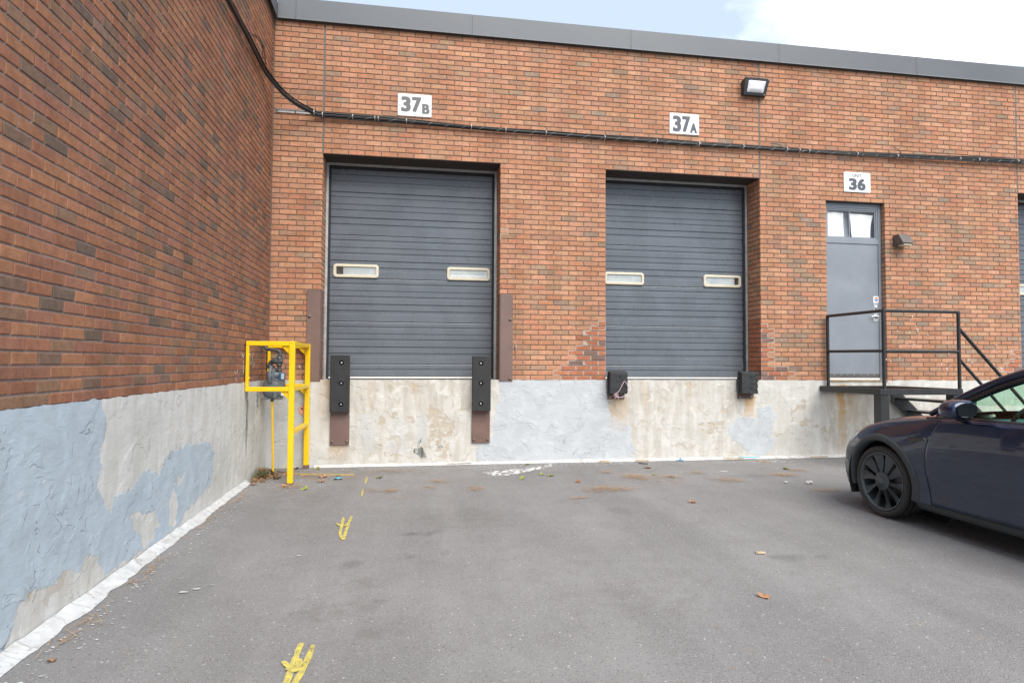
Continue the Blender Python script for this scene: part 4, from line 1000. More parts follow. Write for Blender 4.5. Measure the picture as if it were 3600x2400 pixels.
def small_bumper(x, label, chewed):
    t = thing('dock_bumper', label, 'dock bumper', (x, 0, .90))
    m = MB(); m.box(-.128, .128, -.026, -.012, 0.0, .12); m.build('backing_plate', RUSTY, t, bevel=.003)
    m = MB()
    for s in (-1, 1): m.prism([(-.012, .268), (-.012, .258 - .05), (-.035, .10), (-.075, .10), (-.085, .39)], 'x', s * .138 - .004, s * .138 + .004)
    m.build('side_plate', BLACKP, t)
    for sx in (-.09, .09):
        m = MB(); m.lathe([(.013, -.026), (.013, -.033), (0, -.034)], (sx, 0, .026), 'y', 10); m.build('bolt', GALV, t)
    bm = bmesh.new(); me = MB().box(-.131, .131, -.155, -.027, .075, .402).mesh('tmp'); bm.from_mesh(me)
    bmesh.ops.subdivide_edges(bm, edges=bm.edges[:], cuts=9, use_grid_fill=True)
    for v in bm.verts:
        n1 = fbm(np.array([v.co.x * 4 + x]), np.array([v.co.z * 4]), 6, 3)[0] - .5
        n2 = fbm(np.array([v.co.x * 4 + x]), np.array([v.co.z * 4]), 22, 6)[0] - .5
        v.co.y += .012 * n1; v.co.z -= .02 * max(0, (-v.co.y - .10) / .05) * (v.co.z > .35); v.co.z += .012 * n1
        if chewed and v.co.x > .06: v.co.x += (.034 * n2 - .012 * abs(n1)) * (v.co.x - .06) / .07 * 3; v.co.y += .03 * n2
    bm.to_mesh(me); bm.free(); me.materials.append(RUBBER)
    ro = bpy.data.objects.new('rubber_block', me); link(ro, t)
    bv = ro.modifiers.new('bevel', 'BEVEL'); bv.width = .016; bv.segments = 3; bv.limit_method = 'ANGLE'; bv.angle_limit = R(55)
    for hx, hz_ in ((.028, .335), (.028, .165)):
        m = MB(); m.lathe([(.021, -.164), (.020, -.158), (.016, -.150), (0, -.150)], (hx, 0, hz_), 'y', 14); m.build('bolt_hole', SEALB, t)
    return t
small_bumper(4.81, 'short black rubber dock bumper left of door 37A with pink string caught on it', False)
small_bumper(6.83, 'short black dock bumper with a torn edge, right of door 37A above a rust streak', True)
m = MB(); P = [(4.74, -.185, .97), (4.80, -.18, 1.02), (4.84, -.18, 1.09), (4.88, -.178, 1.155), (4.91, -.18, 1.13), (4.935, -.178, 1.07), (4.935, -.17, 1.0), (4.89, -.178, .955), (4.82, -.18, .93), (4.76, -.18, .95)]
m.tube(smooth_path(P), .0045, 6)
for k in range(40):
    p = Vector((4.765, -.182, .955)); d = Vector((rnd.gauss(0, 1), rnd.gauss(0, .4), rnd.gauss(0, 1))).normalized() * rnd.uniform(.02, .055)
    m.tube([p, p + d * .6 + Vector((0, -.01, 0)), p + d], .0022, 4)
o = m.build('tangled_string', worn('pink_string', (.62, .45, .50), .8, 0, .2, (.3, .2, .25), .3, 40)); tag(o, 'pale pink string tangled over the left short bumper', 'string')

# ------------------------------------------------------------------ yellow guard frame round the gas meter
t = thing('guard_frame', 'yellow welded steel guard frame standing around the gas meter in the corner', 'guard frame', (.52, -1.1, 0))
def yb(name, x0, x1, y0, y1, z0, z1): m = MB(); m.box(x0 - .52, x1 - .52, y0 + 1.1, y1 + 1.1, z0, z1); return m.build(name, YELLOW, t, bevel=.006)
PX0, PX1, FY0, FY1, BY0, BY1 = .490, .552, -1.160, -1.098, -.080, -.018
yb('post', PX0, PX1, FY0, FY1, .012, 1.648); yb('post', PX0, PX1, BY0, BY1, .045, 1.646)
m = MB(); m.box(PX0 - .524, PX1 - .516, FY0 + 1.096, FY1 + 1.104, .003, .012); m.build('foot_plate', RUSTY, t)
m = MB(); m.box(PX0 - .524, PX1 - .516, BY0 + 1.096, BY1 + 1.104, .003, .044); m.build('foot_plate', RUSTY, t)
for y0, y1 in ((FY0 + .004, FY1 - .004), (BY0 + .004, BY1 - .004)):
    yb('rail', .014, PX0 + .001, y0, y1, 1.592, 1.645); yb('rail', .014, PX0 + .001, y0, y1, 1.066, 1.118)
    yb('wall_upright', .013, .046, y0 + .001, y1 - .001, 1.117, 1.593)
yb('rail', PX0 + .004, PX1 - .004, FY1 - .001, BY0 + .001, 1.594, 1.6435); yb('rail', PX0 + .004, PX1 - .004, FY1 - .001, BY0 + .001, 1.068, 1.1165)
yb('brace', PX0 + .006, PX1 - .006, FY1 - .001, BY0 + .001, .562, .612)
for y in (FY0 + .026, BY0 + .026):
    for pz in ((1.593, 1.493), (1.067, .967)):
        m = MB(); m.prism([(PX0 - .52 + .001, pz[0]), (PX0 - .52 + .001, pz[1]), (PX0 - .52 - .095, pz[0])], 'y', y + 1.1, y + 1.1 + .01); m.build('gusset', YELLOW, t)
for y in (FY0 + .03,):
    for pz in (1.49, 1.22):
        m = MB(); m.lathe([(.010, .040 - .52), (.010, .056 - .52), (0, .057 - .52)], (0, y + 1.1, pz), 'x', 8); m.build('bolt', YELLOW, t)

# ------------------------------------------------------------------ gas meter
t = thing('gas_meter', 'grey gas meter with pipe elbows on a yellow riser pipe, inside the yellow guard frame', 'gas meter', (.17, -.41, 0))
m = MB(); m.tube([(0.008, 0, .003), (0.0, 0, .4), (-.016, 0, .93)], .0135, 12); m.build('riser_pipe', YELLOW, t)
m = MB(); m.lathe([(.017, .91), (.021, .915), (.021, .985), (.017, .99)], (-.016, 0, 0), 'z', 14); m.build('riser_coupling', PIPEGREY, t)
m = MB(); nu, nv = 22, 28; pts = []
for i in range(nu):
    th = math.pi * i / (nu - 1)
    for j in range(nv):
        ph = 2 * math.pi * j / nv; ex = .75
        f = lambda c, e: math.copysign(abs(c) ** e, c)
        pts.append((.005 + .138 * f(math.sin(th), ex) * f(math.cos(ph), .8), .105 * f(math.sin(th), ex) * f(math.sin(ph), .8), 1.075 + .140 * f(math.cos(th), .8)))
m.grid(pts, nu, nv, True, True); m.build('meter_case', GASGREY, t)
m = MB(); m.lathe([(.0, -.018), (.150, -.016), (.152, -.006), (.152, .006), (.150, .016), (.128, .018), (.115, .04), (.07, .058), (0, .062)], (-.03, .02, 1.215), 'x', 32)
fl = m.build('diaphragm_flange', GASGREY, t)
for k in range(12):
    an = 2 * math.pi * k / 12; m = MB(); m.lathe([(.010, .016), (.010, .030), (0, .031)], (-.03, .02 + .138 * math.cos(an), 1.215 + .138 * math.sin(an)), 'x', 6, False); m.build('bolt', PIPEGREY, fl)
m = MB(); m.lathe([(.045, -.13), (.052, -.125), (.052, .03), (.045, .04)], (.055, -.02, 1.235), 'x', 18)
m.box(-.02, .13, -.09, .05, 1.085, 1.20); m.box(.02, .06, -.118, -.085, .955, 1.075); m.build('regulator_body', GASGREY, t, bevel=.012)
m = MB(); m.box(.075, .145, -.10, -.03, 1.185, 1.27); ib = m.build('index_box', worn('index_blue', (.02, .12, .22), .35, 0, .1), t, bevel=.008)
m = MB(); m.box(.107, .143, -.1025, -.1005, 1.192, 1.263); m.build('index_plate', worn('index_plate_blue_white', (.50, .62, .72), .4, 0, .15, (.05, .2, .4), .7, 60), ib)
m = MB(); m.box(-.052, -.034, -.095, -.0905, 1.20, 1.26); m.build('label_tag', SIGNW, t)
m = MB(); m.box(.105, .14, -.085, -.08, .985, 1.022); m.build('label_tag', SIGNW, t)
for sx in (-.085, .085):
    m = MB(); m.box(sx - .045, sx + .028, -.07, .03, .935, .965); m.build('foot_lug', GASGREY, t, bevel=.008)
pz = 1.535
m = MB(); m.tube(smooth_path([(.066, -.02, 1.27), (.066, -.02, 1.34), (.066, -.02, 1.40)]), .026, 14)
for zz_ in (1.285, 1.352): m.lathe([(.026, zz_), (.036, zz_ + .004), (.036, zz_ + .026), (.026, zz_ + .03)], (.066, -.02, 0), 'z', 16)
m.build('outlet_pipe', PIPEGREY, t)
m = MB(); m.tube(smooth_path([(-.052, .02, 1.32), (-.055, .02, 1.36), (-.042, .01, 1.395), (-.01, 0, 1.415), (.04, -.015, 1.415)], 5), .029, 14)
m.lathe([(.030, -.0), (.040, .005), (.040, .03), (.030, .035)], (-.053, .02, 1.335), 'z', 16)
m.lathe([(0, -.085), (.022, -.08), (.038, -.055), (.040, -.02), (.038, .02), (.036, .05)], (.055, -.02, 1.415), 'x', 16) ; m.build('elbow_pipe', PIPEGREY, t)
m = MB(); m.lathe([(.034, 0), (.040, .006), (.040, .03), (.030, .05), (.022, .06)], (.066, -.02, 1.425), 'z', 16)
m.tube(smooth_path([(.072, -.02, 1.45), (.074, -.02, 1.50), (.066, -.02, 1.535), (.035, -.015, 1.55), (-.04, 0, 1.562), (-.085, .01, 1.567), (-.112, .015, 1.585), (-.118, .018, 1.62), (-.118, .018, 1.66)], 5), .0215, 14)
for c0, ax, h in (((.073, -.02, 0), 'z', 1.478), ((-.118, .018, 0), 'z', 1.625)): m.lathe([(.0215, h), (.030, h + .003), (.030, h + .022), (.0215, h + .025)], c0, ax, 14)
m.tube([(-.118, .018, 1.66), (-.15, .02, 1.672), (-.19, .02, 1.672)], .0215, 12); m.build('supply_pipe', PIPEGREY, t)

# ------------------------------------------------------------------ small marks and hooks on the wall
o = flat_blob([(0, 0), (.02, .03), (.015, .1), (-.02, .13), (-.06, .1), (-.055, .03)], 'paint_blotch', worn('salmon_paint', (.75, .36, .26), .8, 0, .1, (.7, .5, .42), .4, 30), z=0, rag=.006)
o.rotation_euler = (R(90), 0, 0); o.location = (.47, -.0135, .70); tag(o, 'salmon pink paint blotch with a dark hole on the concrete behind the guard frame', 'paint blotch')
m = MB(); m.lathe([(.012, 0), (.011, .004), (0, .001)], (-.02, .085, 0), 'z', 12); m.build('anchor_hole', SEALB, o)
m = MB(); m.tube(smooth_path([(0, -.006, .09), (0, -.028, .085), (0, -.03, .05), (0, -.028, .015), (0, -.02, 0), (0, -.012, .01)]), .007, 8); m.box(-.010, .010, -.010, -.004, .03, .10)
o = m.build('wall_hook', CHROME, None, loc=(3.339, 0, 1.562)); tag(o, 'small silver hook screwed to the brick right of the brown corner guard', 'hook')

m = MB()
for cx, cz, sx, sz, n in ((9.75, 1.95, .05, .12, 8), (9.5, 1.72, .12, .03, 7), (10.3, 1.42, .05, .08, 9), (9.45, 1.48, .2, .03, 4), (10.9, 1.4, .3, .2, 7), (10.2, 1.7, .4, .3, 8), (.42, 1.35, .05, .1, 5)):
    for k in range(n):
        x, z, s_ = rnd.gauss(cx, sx), rnd.gauss(cz, sz), rnd.uniform(.004, .012); a0 = rnd.uniform(0, 6)
        m.add([(x + s_ * math.cos(a0 + 1.257 * i) * rnd.uniform(.5, 1.2), -.0035, z + s_ * 1.4 * math.sin(a0 + 1.257 * i) * rnd.uniform(.5, 1.2)) for i in range(5)], [(0, 1, 2, 3, 4)])
o = m.build('paint_flecks', SIGNW, building, fix=False); o['kind'] = 'stuff'
m = MB()
for cy_, cz, n in ((-1.22, 1.5, 6), (-1.2, 1.36, 6), (-.92, 1.52, 6), (-.80, 1.5, 5), (-.90, 1.38, 4), (-.74, 1.37, 4), (-1.5, 1.27, 5)):
    for k in range(n):
        y, z, s_ = rnd.gauss(cy_, .03), rnd.gauss(cz, .035), rnd.uniform(.003, .007); L_ = s_ * rnd.uniform(2, 5); t_ = rnd.uniform(-.5, .5)
        m.add([(.0035, y - s_, z - L_), (.0035, y + s_, z - L_), (.0035, y + s_ + L_ * t_, z + L_), (.0035, y - s_ + L_ * t_, z + L_)], [(0, 1, 2, 3)])
o = m.build('paint_scuffs', SIGNW, side, fix=False); o['kind'] = 'stuff'

# ------------------------------------------------------------------ landing and stair of unit 36
t = thing('metal_stair', 'black steel landing with pipe railings and open steps at the grey entry door', 'stair', (8.69, -.62, 0))
def tb(P, r=.0225, name='rail', mt=BLACKP):
    m = MB(); m.tube([(x - 8.69, y + .62, z) for x, y, z in P], r, 12); return m.build(name, mt, t)
def sb(name, x0, x1, y0, y1, z0, z1, bev=.004): m = MB(); m.box(x0 - 8.69, x1 - 8.69, y0 + .62, y1 + .62, z0, z1); return m.build(name, BLACKP, t, bevel=bev)
LX0, LX1, LY, LZ = 8.06, 9.33, -1.255, 1.088
sb('landing_frame', LX0, LX0 + .045, LY, -.012, LZ - .08, LZ); sb('landing_frame', LX1 - .045, LX1, LY, -.012, LZ - .08, LZ)
sb('landing_frame', LX0 + .045, LX1 - .045, LY, LY + .045, LZ - .08, LZ - .0004); sb('landing_frame', LX0 + .045, LX1 - .045, -.057, -.012, LZ - .08, LZ - .0004)
m = MB(); n = 46
for i in range(n):
    x = LX0 + .05 + (LX1 - LX0 - .1) * (i + .5) / n; m.box(x - .0025 - 8.69, x + .0025 - 8.69, LY + .045 + .62, -.057 + .62, LZ - .034, LZ - .002)
for j in range(11):
    y = LY + .06 + (1.12) * j / 10; m.box(LX0 + .045 - 8.69, LX1 - .045 - 8.69, y + .62 - .003, y + .62 + .003, LZ - .012, LZ - .0025)
m.build('grating', BLACKP, t)
sb('leg', LX0 + .012, LX0 + .142, LY + .008, LY + .138, .01, LZ - .08); sb('leg', LX1 - .142, LX1 - .012, LY + .008, LY + .138, .01, LZ - .08)
for x0 in (LX0 + .002, LX1 - .152): sb('leg_base', x0, x0 + .15, LY - .002, LY + .148, .003, .01, .002)
PT = 2.14
tb([(8.175, -.055, LZ - .03), (8.175, -.055, 2.152)], .0235, 'post'); tb([(8.147, LY + .03, LZ - .03), (8.147, LY + .03, PT)], .0235, 'post'); tb([(9.305, LY + .03, LZ - .03), (9.305, LY + .03, PT)], .0235, 'post')
tb([(8.175, -.055, 2.152), (8.147, LY + .03, PT), ], .0225); tb([(8.147, LY + .03, PT), (9.305, LY + .03, PT)], .0225)
tb([(8.175, -.055, 1.612), (8.147, LY + .03, 1.597)], .0205); tb([(8.147, LY + .03, 1.597), (9.305, LY + .03, 1.597)], .0205)
EX = 10.42
tb([(9.31, LY + .03, 1.915), (EX, LY + .03, 1.915 - (EX - 9.31))], .0225, 'hand_rail'); tb([(9.31, LY + .03, 1.49), (EX, LY + .03, 1.49 - (EX - 9.31))], .0205, 'hand_rail'); tb([(EX, LY + .03, .02), (EX, LY + .03, .83)], .0235, 'post')
for y in (-.045, LY + .03):
    m = MB(); m.prism([(9.27 - 8.69, LZ - .082), (9.27 - 8.69, LZ - .25), (10.25 - 8.69, .003), (10.42 - 8.69, .003), (10.42 - 8.69, .06), (9.40 - 8.69, LZ - .082)], 'y', y + .62 - .006, y + .62 + .006); m.build('stringer', BLACKP, t)
for k in range(5):
    z = .905 - .196 * k
    if z < .08: break
    x = 9.33 + .205 * k; sb('tread', x, x + .25, LY + .037, -.052, z - .032, z)

# ------------------------------------------------------------------ car
car = thing('parked_car', 'dusty dark blue electric crossover parked nose to the wall, cut off by the right edge', 'car', (7.09, -3.46, 0), R(90))
def paint():
    g = G('navy_car_paint'); n = g.noise(5, 5, 0.65, vec=g.map((1, 1, 2.2))); n2 = g.noise(60, 4, 0.7); n3 = g.noise(1.6, 3, 0.6, dist=.6)
    z = g.n('SeparateXYZ', {0: g.pos}).outputs[2]
    dg = g.noise(1.0, 5, 0.65, vec=g.n('Mapping', {'Vector': g.pos, 'Rotation': (R(35), 0, 0), 'Scale': (1, 1.2, 7)}).outputs[0])
    low = g.math('MULTIPLY', g.step(z, .78, .60), g.step(g.math('ADD', g.math('MULTIPLY', dg, .9), g.math('MULTIPLY', n3, .6)), .62, .98, .10, 1.0))
    d = g.math('MULTIPLY', g.math('ADD', g.math('MULTIPLY', low, .62), g.math('MULTIPLY', g.step(n, .5, .8), .08)), g.step(n2, .25, .6, .75, 1.0))
    c = g.mix(d, (0.009, 0.018, 0.056), (0.062, 0.100, 0.124))
    return g.done(c, g.step(d, 0, .5, .28, .62), g.step(d, 0, .4, .55, 0.0), None, Coat_Weight=g.step(d, .05, .45, .9, .1), Coat_Roughness=.03)
PAINT = paint()
PLAST = worn('black_car_plastic', (0.036, 0.043, 0.047), .62, 0, .15, (.13, .13, .125), .35, 7, .15)
GLOSS = worn('gloss_black_trim', (0.012, 0.012, 0.014), .22, 0, .1)
DARK = worn('dark_wheel_well', (0.012, 0.012, 0.012), .9)
TYRE = worn('tyre_rubber', (0.040, 0.037, 0.035), .8, 0, .2, (.12, .105, .09), .45, 6, .15)
RIM = worn('dark_grey_wheel', (0.075, 0.090, 0.097), .34, .25, .1, (.13, .125, .12), .3, 8, .05)
CGLASS = glass_mat('green_car_glass', (0.72, 0.90, 0.80), 0.0)
TGLASS = glass_mat('tinted_roof_glass', (0.10, 0.12, 0.12), 0.05)
MIRG = worn('mirror_glass', (.62, .68, .76), .03, 1.0, 0, (.5, .5, .5), 0, 6, 0)
TRIMI = worn('dark_teal_interior', (0.045, 0.115, 0.125), .7, 0, .1)

KX = [-3.62, -3.45, -3.1, -2.72, -2.2, -1.6, -1.0, -0.6, -0.3, 0, 0.25, 0.5, 0.66, 0.78, 0.84]
TAB = {
 'w0': [.40,.50,.62,.66,.70,.70,.70,.70,.70,.70,.66,.60,.50,.40,.30], 'z0': [.40,.28,.21,.18,.16,.16,.16,.16,.16,.16,.16,.16,.17,.20,.24],
 'w1': [.50,.66,.79,.83,.855,.855,.855,.855,.86,.86,.84,.77,.67,.53,.41], 'z1': [.42,.30,.22,.19,.170,.170,.170,.172,.175,.175,.17,.17,.18,.21,.25],
 'w2': [.55,.72,.85,.895,.892,.890,.890,.890,.895,.90,.885,.82,.72,.58,.46], 'z2': [.47,.36,.28,.25,.236,.236,.236,.237,.24,.24,.24,.25,.26,.285,.31],
 'w3': [.58,.75,.87,.912,.894,.888,.888,.889,.90,.91,.896,.835,.735,.595,.475], 'z3': [.58,.50,.44,.42,.40,.40,.40,.40,.40,.40,.39,.38,.38,.38,.39],
 'w4': [.60,.77,.885,.922,.912,.908,.908,.908,.912,.917,.898,.835,.73,.58,.455], 'z4': [.70,.66,.63,.62,.62,.62,.62,.62,.62,.61,.58,.54,.51,.49,.48],
 'w5': [.60,.77,.875,.91,.912,.912,.912,.91,.905,.898,.872,.80,.69,.535,.415], 'z5': [.83,.82,.81,.81,.81,.81,.81,.80,.79,.77,.71,.645,.60,.565,.545],
 'w6': [.58,.74,.835,.87,.885,.892,.892,.885,.865,.842,.808,.735,.625,.475,.355], 'z6': [.92,.96,.985,.995,.985,.972,.964,.945,.912,.872,.812,.725,.665,.62,.59],
 'w7': [.52,.68,.77,.81,.84,.855,.855,.825,.79,.762,.73,.655,.55,.405,.295], 'z7': [.95,1.0,1.02,1.02,1.0,.983,.976,.955,.928,.892,.836,.752,.693,.645,.612],
 'zc': [.95,1.0,1.02,1.02,1.0,1.0,1.0,1.015,.985,.945,.90,.83,.765,.70,.64]}
def herm(xs, ys, x):
    n = len(xs); i = min(max(np.searchsorted(xs, x) - 1, 0), n - 2)
    def sl(k):
        if k == 0: return (ys[1] - ys[0]) / (xs[1] - xs[0])
        if k == n - 1: return (ys[-1] - ys[-2]) / (xs[-1] - xs[-2])
        a, b_ = (ys[k] - ys[k - 1]) / (xs[k] - xs[k - 1]), (ys[k + 1] - ys[k]) / (xs[k + 1] - xs[k])
        return 0 if a * b_ <= 0 else 2 * a * b_ / (a + b_)
    h = xs[i + 1] - xs[i]; t = min(max((x - xs[i]) / h, 0), 1)
    return (2 * t**3 - 3 * t * t + 1) * ys[i] + (t**3 - 2 * t * t + t) * h * sl(i) + (3 * t * t - 2 * t**3) * ys[i + 1] + (t**3 - t * t) * h * sl(i + 1)
_cache = {}
def ctrl(X):
    k = round(X, 4)
    if k not in _cache: _cache[k] = [(herm(KX, TAB['w%d' % i], X), herm(KX, TAB['z%d' % i], X)) for i in range(8)]
    return _cache[k]
def SP(X, t):
    P = ctrl(X); i = min(int(t), 6); f = t - i
    a, b_, c, d = P[max(i - 1, 0)], P[i], P[i + 1], P[min(i + 2, 7)]
    if i in (2,): a = (2 * b_[0] - c[0], 2 * b_[1] - c[1])            # crease at the rocker
    if i == 1: d = (2 * c[0] - b_[0], 2 * c[1] - b_[1])
    q = lambda n: 0.5 * (2 * b_[n] + (c[n] - a[n]) * f + (2 * a[n] - 5 * b_[n] + 4 * c[n] - d[n]) * f * f + (3 * b_[n] - a[n] - 3 * c[n] + d[n]) * f**3)
    return q(0), q(1)
def WZ(X, z):
    """half width of the body side at height z"""
    lo, hi = 1.0, 6.6
    for _ in range(24):
        mid = (lo + hi) / 2
        if SP(X, mid)[1] < z: lo = mid
        else: hi = mid
    return SP(X, lo)[0]
DLZ, DLX = [.17, .235, .39, .5, .66, .78, .92, 1.05], [-.585, -.575, -.545, -.52, -.528, -.562, -.645, -.72]
def dshift(u, z):
    b_ = max(0, 1 - abs(u + .55) / .40); b_ = b_ * b_ * (3 - 2 * b_)
    return b_ * (float(np.interp(z, DLZ, DLX)) + .55)
SUB = 5; NR = 7 * SUB + 1
US = sorted(set([round(x, 4) for x in np.concatenate([np.linspace(-3.62, -1.63, 68), np.linspace(-1.62, -.55, 40), np.linspace(-.52, .84, 62)])]))
cF = US.index(-.55); cR = US.index(-1.62)
BP = {}
for ci, u in enumerate(US):
    for r in range(NR):
        t = r / SUB; z = SP(u, t)[1]; X = u + dshift(u, z); w_, z_ = SP(X, t); BP[ci, r] = (X, w_, z_)
ARCH = [(-.012, .335), (-2.72, .335)]
def in_arch(c): return any((c[0] - a)**2 + (c[2] - b_)**2 < .41**2 for a, b_ in ARCH)
def patch(cols, rows, keep, side, push=0.0):
    m = MB(); idx = {}
    for c in cols:
        for r in rows:
            X, w_, z = BP[c, r]; idx[c, r] = len(m.v); m.v.append((X, side * (w_ + push), z))
    for a, b_ in zip(cols[:-1], cols[1:]):
        for r, s in zip(rows[:-1], rows[1:]):
            cen = [(BP[a, r][k] + BP[b_, s][k]) / 2 for k in range(3)]
            if keep(a, r, cen): m.f.append([idx[a, r], idx[b_, r], idx[b_, s], idx[a, s]]); m.sm.append(True)
    return m
allc = list(range(len(US))); R2, R6 = 2 * SUB, 6 * SUB
body = MB()
for side in (1, -1):
    m = patch(allc, list(range(R2, NR)), lambda a, r, cen: not in_arch(cen) and not (cR <= a < cF and r < R6), side); body.add(m.v, m.f, True)
# nose closing surface and the strip between hood and bumper
nz = [US.index(u) for u in US if u >= .70]
for c0, c1 in zip(nz[:-1], nz[1:]):
    pts = []
    for c in (c0, c1):
        X, w_, z = BP[c, NR - 1]; zc = herm(KX, TAB['zc'], X)
        for s in np.linspace(-1, 1, 21): pts.append((X + .03 * (1 - s * s) * (X - .70) / .14, s * w_, z + (zc - z) * (1 - abs(s)**2.2)))
    body.grid(pts, 2, 21)
cl = len(US) - 1; pts = []
for r in range(0, NR):
    X, w_, z = BP[cl, r]; top = (herm(KX, TAB['zc'], X) - z) if r == NR - 1 else 0
    for s in np.linspace(-1, 1, 21): pts.append((X + (.03 if r == NR - 1 else .03 + .02 * math.sin(math.pi * r / NR)) * (1 - s * s), s * w_, z + top * (1 - abs(s)**2.2)))
body.grid(pts, NR, 21)
body.build('body', PAINT, car)
for side in (1, -1):
    d = patch(list(range(cR, cF + 1)), list(range(R2, R6 + 1)), lambda a, r, cen: True, side)
    n = len(d.v); nr = R6 - R2 + 1; nc = cF - cR + 1; off = []
    for c in range(nc):
        for r in range(nr):
            i = c * nr + r; X, y, z = d.v[i]
            if c == 0: X += .003
            if c == nc - 1: X -= .0035
            if r == 0: z += .003
            d.v[i] = (X, y, z)
    ring = [c * nr for c in range(nc)] + [(nc - 1) * nr + r for r in range(1, nr)] + [c * nr + nr - 1 for c in range(nc - 2, -1, -1)] + [r for r in range(nr - 2, 0, -1)]
    b0 = len(d.v); d.v += [(d.v[i][0], d.v[i][1] - side * .03, d.v[i][2]) for i in ring]; k = len(ring)
    for i in range(k): d.f.append([ring[i], ring[(i + 1) % k], b0 + (i + 1) % k, b0 + i]); d.sm.append(False)
    door = d.build('door', PAINT, car)
    q = patch(list(range(cR - 1, cF + 2)), list(range(R2 - 2, R6 + 1)), lambda a, r, cen: True, side, -.022); q.build('door_recess', DARK, car)
    m = MB(); pts = []
    for i in range(12):
        X = -1.50 + .2 * i / 11
        for z in (.800, .808, .822, .830): pts.append((X, side * (WZ(X, z) + (.004 if .80 < z < .83 else -.002)), z))
    m.grid(pts, 12, 4); m.build('handle', PAINT, door)
    s_ = patch(allc, list(range(0, R2 + 1)), lambda a, r, cen: not in_arch(cen), side); s_.build('sill', PLAST, car)
# hood
hx = [u for u in US if -.50 <= u <= .70]; m = MB(); pts = []
for u in hx:
    w_, z = SP(u, 7); w_ -= .005; zc = herm(KX, TAB['zc'], u)
    for s in [-1, -1] + list(np.linspace(-1, 1, 33)) + [1, 1]: pass
    row = [(-1, -.03)] + [(s, 0) for s in np.linspace(-1, 1, 33)] + [(1, -.03)]
    for s, dz in row: pts.append((u - .0 if u < .69 else u - .004, s * w_, z + .002 + dz + (zc - z) * (1 - abs(s)**2.4) + .008 * math.exp(-((abs(s) - .80) / .07)**2)))
m.grid(pts, len(hx), 35); m.build('hood', PAINT, car)
m = MB(); pts = []
for X, dz in ((-.50, -.004), (-.56, -.012), (-.62, -.03)):
    w_, z = SP(X, 7); zc = herm(KX, TAB['zc'], X)
    for s in np.linspace(-1, 1, 15): pts.append((X + .26 * (1 - s * s) * (X + .50 < -.03) * .6, s * w_ * .98, z + dz + (zc - z) * (1 - abs(s)**2.2)))
m.grid(pts, 3, 15); m.build('cowl', GLOSS, car)
# greenhouse
RAIL = [(-.43, .745, .985), (-.52, .728, 1.035), (-.64, .705, 1.102), (-.80, .676, 1.190), (-.975, .645, 1.275), (-1.19, .61, 1.356), (-1.5, .58, 1.425), (-1.9, .56, 1.462), (-2.3, .56, 1.45), (-2.7, .575, 1.395), (-3.0, .61, 1.30), (-3.25, .66, 1.17), (-3.42, .70, 1.03)]
rx = [-p[0] for p in RAIL]
def rail(X): return herm(rx, [p[1] for p in RAIL], -X), herm(rx, [p[2] for p in RAIL], -X)
def belt(X): w_, z = SP(X, 6.35); return w_ - .012, z
def side_surf(b0, b1, t0, t1, sd, bow=.012, push=0.0, nu=16, nv=7, drop=.052):
    pts = []
    for i in range(nu):
        f = i / (nu - 1); Xb = b0 + (b1 - b0) * f; Xt = t0 + (t1 - t0) * f
        wb, zb = belt(Xb); wr, zr = rail(Xt); zr = max(zr - drop, zb + .001 if Xt > -.55 else zr - drop); wr += .012
        for j in range(nv):
            v = j / (nv - 1); pts.append((Xb + (Xt - Xb) * v, sd * (wb + (wr - wb) * v + bow * math.sin(math.pi * v) + push), zb + (zr - zb) * v))
    m = MB(); m.grid(pts, nu, nv); return m
for sd in (1, -1):
    P = []
    for X in np.concatenate([np.linspace(-.43, -1.2, 24), np.linspace(-1.25, -3.42, 40)]): w_, z = rail(X); P.append((X, sd * w_, z))
    m = MB(); m.tube(P, [.020 + .016 * min(1, (i + 1) / 8) for i in range(len(P))], 12); m.build('roof_rail', PAINT, car)
    m = MB(); m.tube([(p[0] - .010, p[1] + sd * .010, p[2] - .048) for p in P[2:58]], .027, 10); m.build('window_trim', GLOSS, car)
    side_surf(-.47, -.88, -.47, -.765, sd, .006, .004).build('mirror_sail', GLOSS, car)
    side_surf(-.88, -1.60, -.765, -1.55, sd).build('side_window', CGLASS, car)
    side_surf(-1.60, -1.72, -1.55, -1.68, sd, .012, .006).build('door_pillar', GLOSS, car)
    side_surf(-1.72, -2.66, -1.68, -2.52, sd).build('side_window', CGLASS, car)
    side_surf(-2.66, -3.40, -2.52, -3.38, sd, .012, .002).build('rear_pillar', PAINT, car)
    P = []
    for X in np.linspace(-.50, -2.9, 40): w_, z = belt(X); P.append((X, w_, z))
    m = MB(); vs = []
    for X, w_, z in P: vs += [(X, sd * (w_ + .012), z - .020), (X, sd * (w_ + .016), z - .004), (X, sd * (w_ + .008), z + .016), (X, sd * (w_ - .012), z + .016)]
    m.grid(vs, len(P), 4); m.build('belt_trim', GLOSS, car)
def span(Xs, zc_add, xc_add, name, mat, wo=0.0):
    pts = []
    for X in Xs:
        w_, z = rail(X)
        for s in np.linspace(-1, 1, 17): pts.append((X + xc_add * (1 - s * s), s * (w_ - wo), z + zc_add * (1 - abs(s)**2.2) + .012))
    m = MB(); m.grid(pts, len(Xs), 17); m.build(name, mat, car)
span(np.linspace(-.46, -1.40, 14), .03, .20, 'windshield', CGLASS)
span(np.linspace(-1.42, -2.55, 14), .035, .0, 'roof_glass', TGLASS)
span(np.linspace(-2.56, -3.42, 12), .035, -.10, 'rear_window', TGLASS)
m = MB(); pts = []
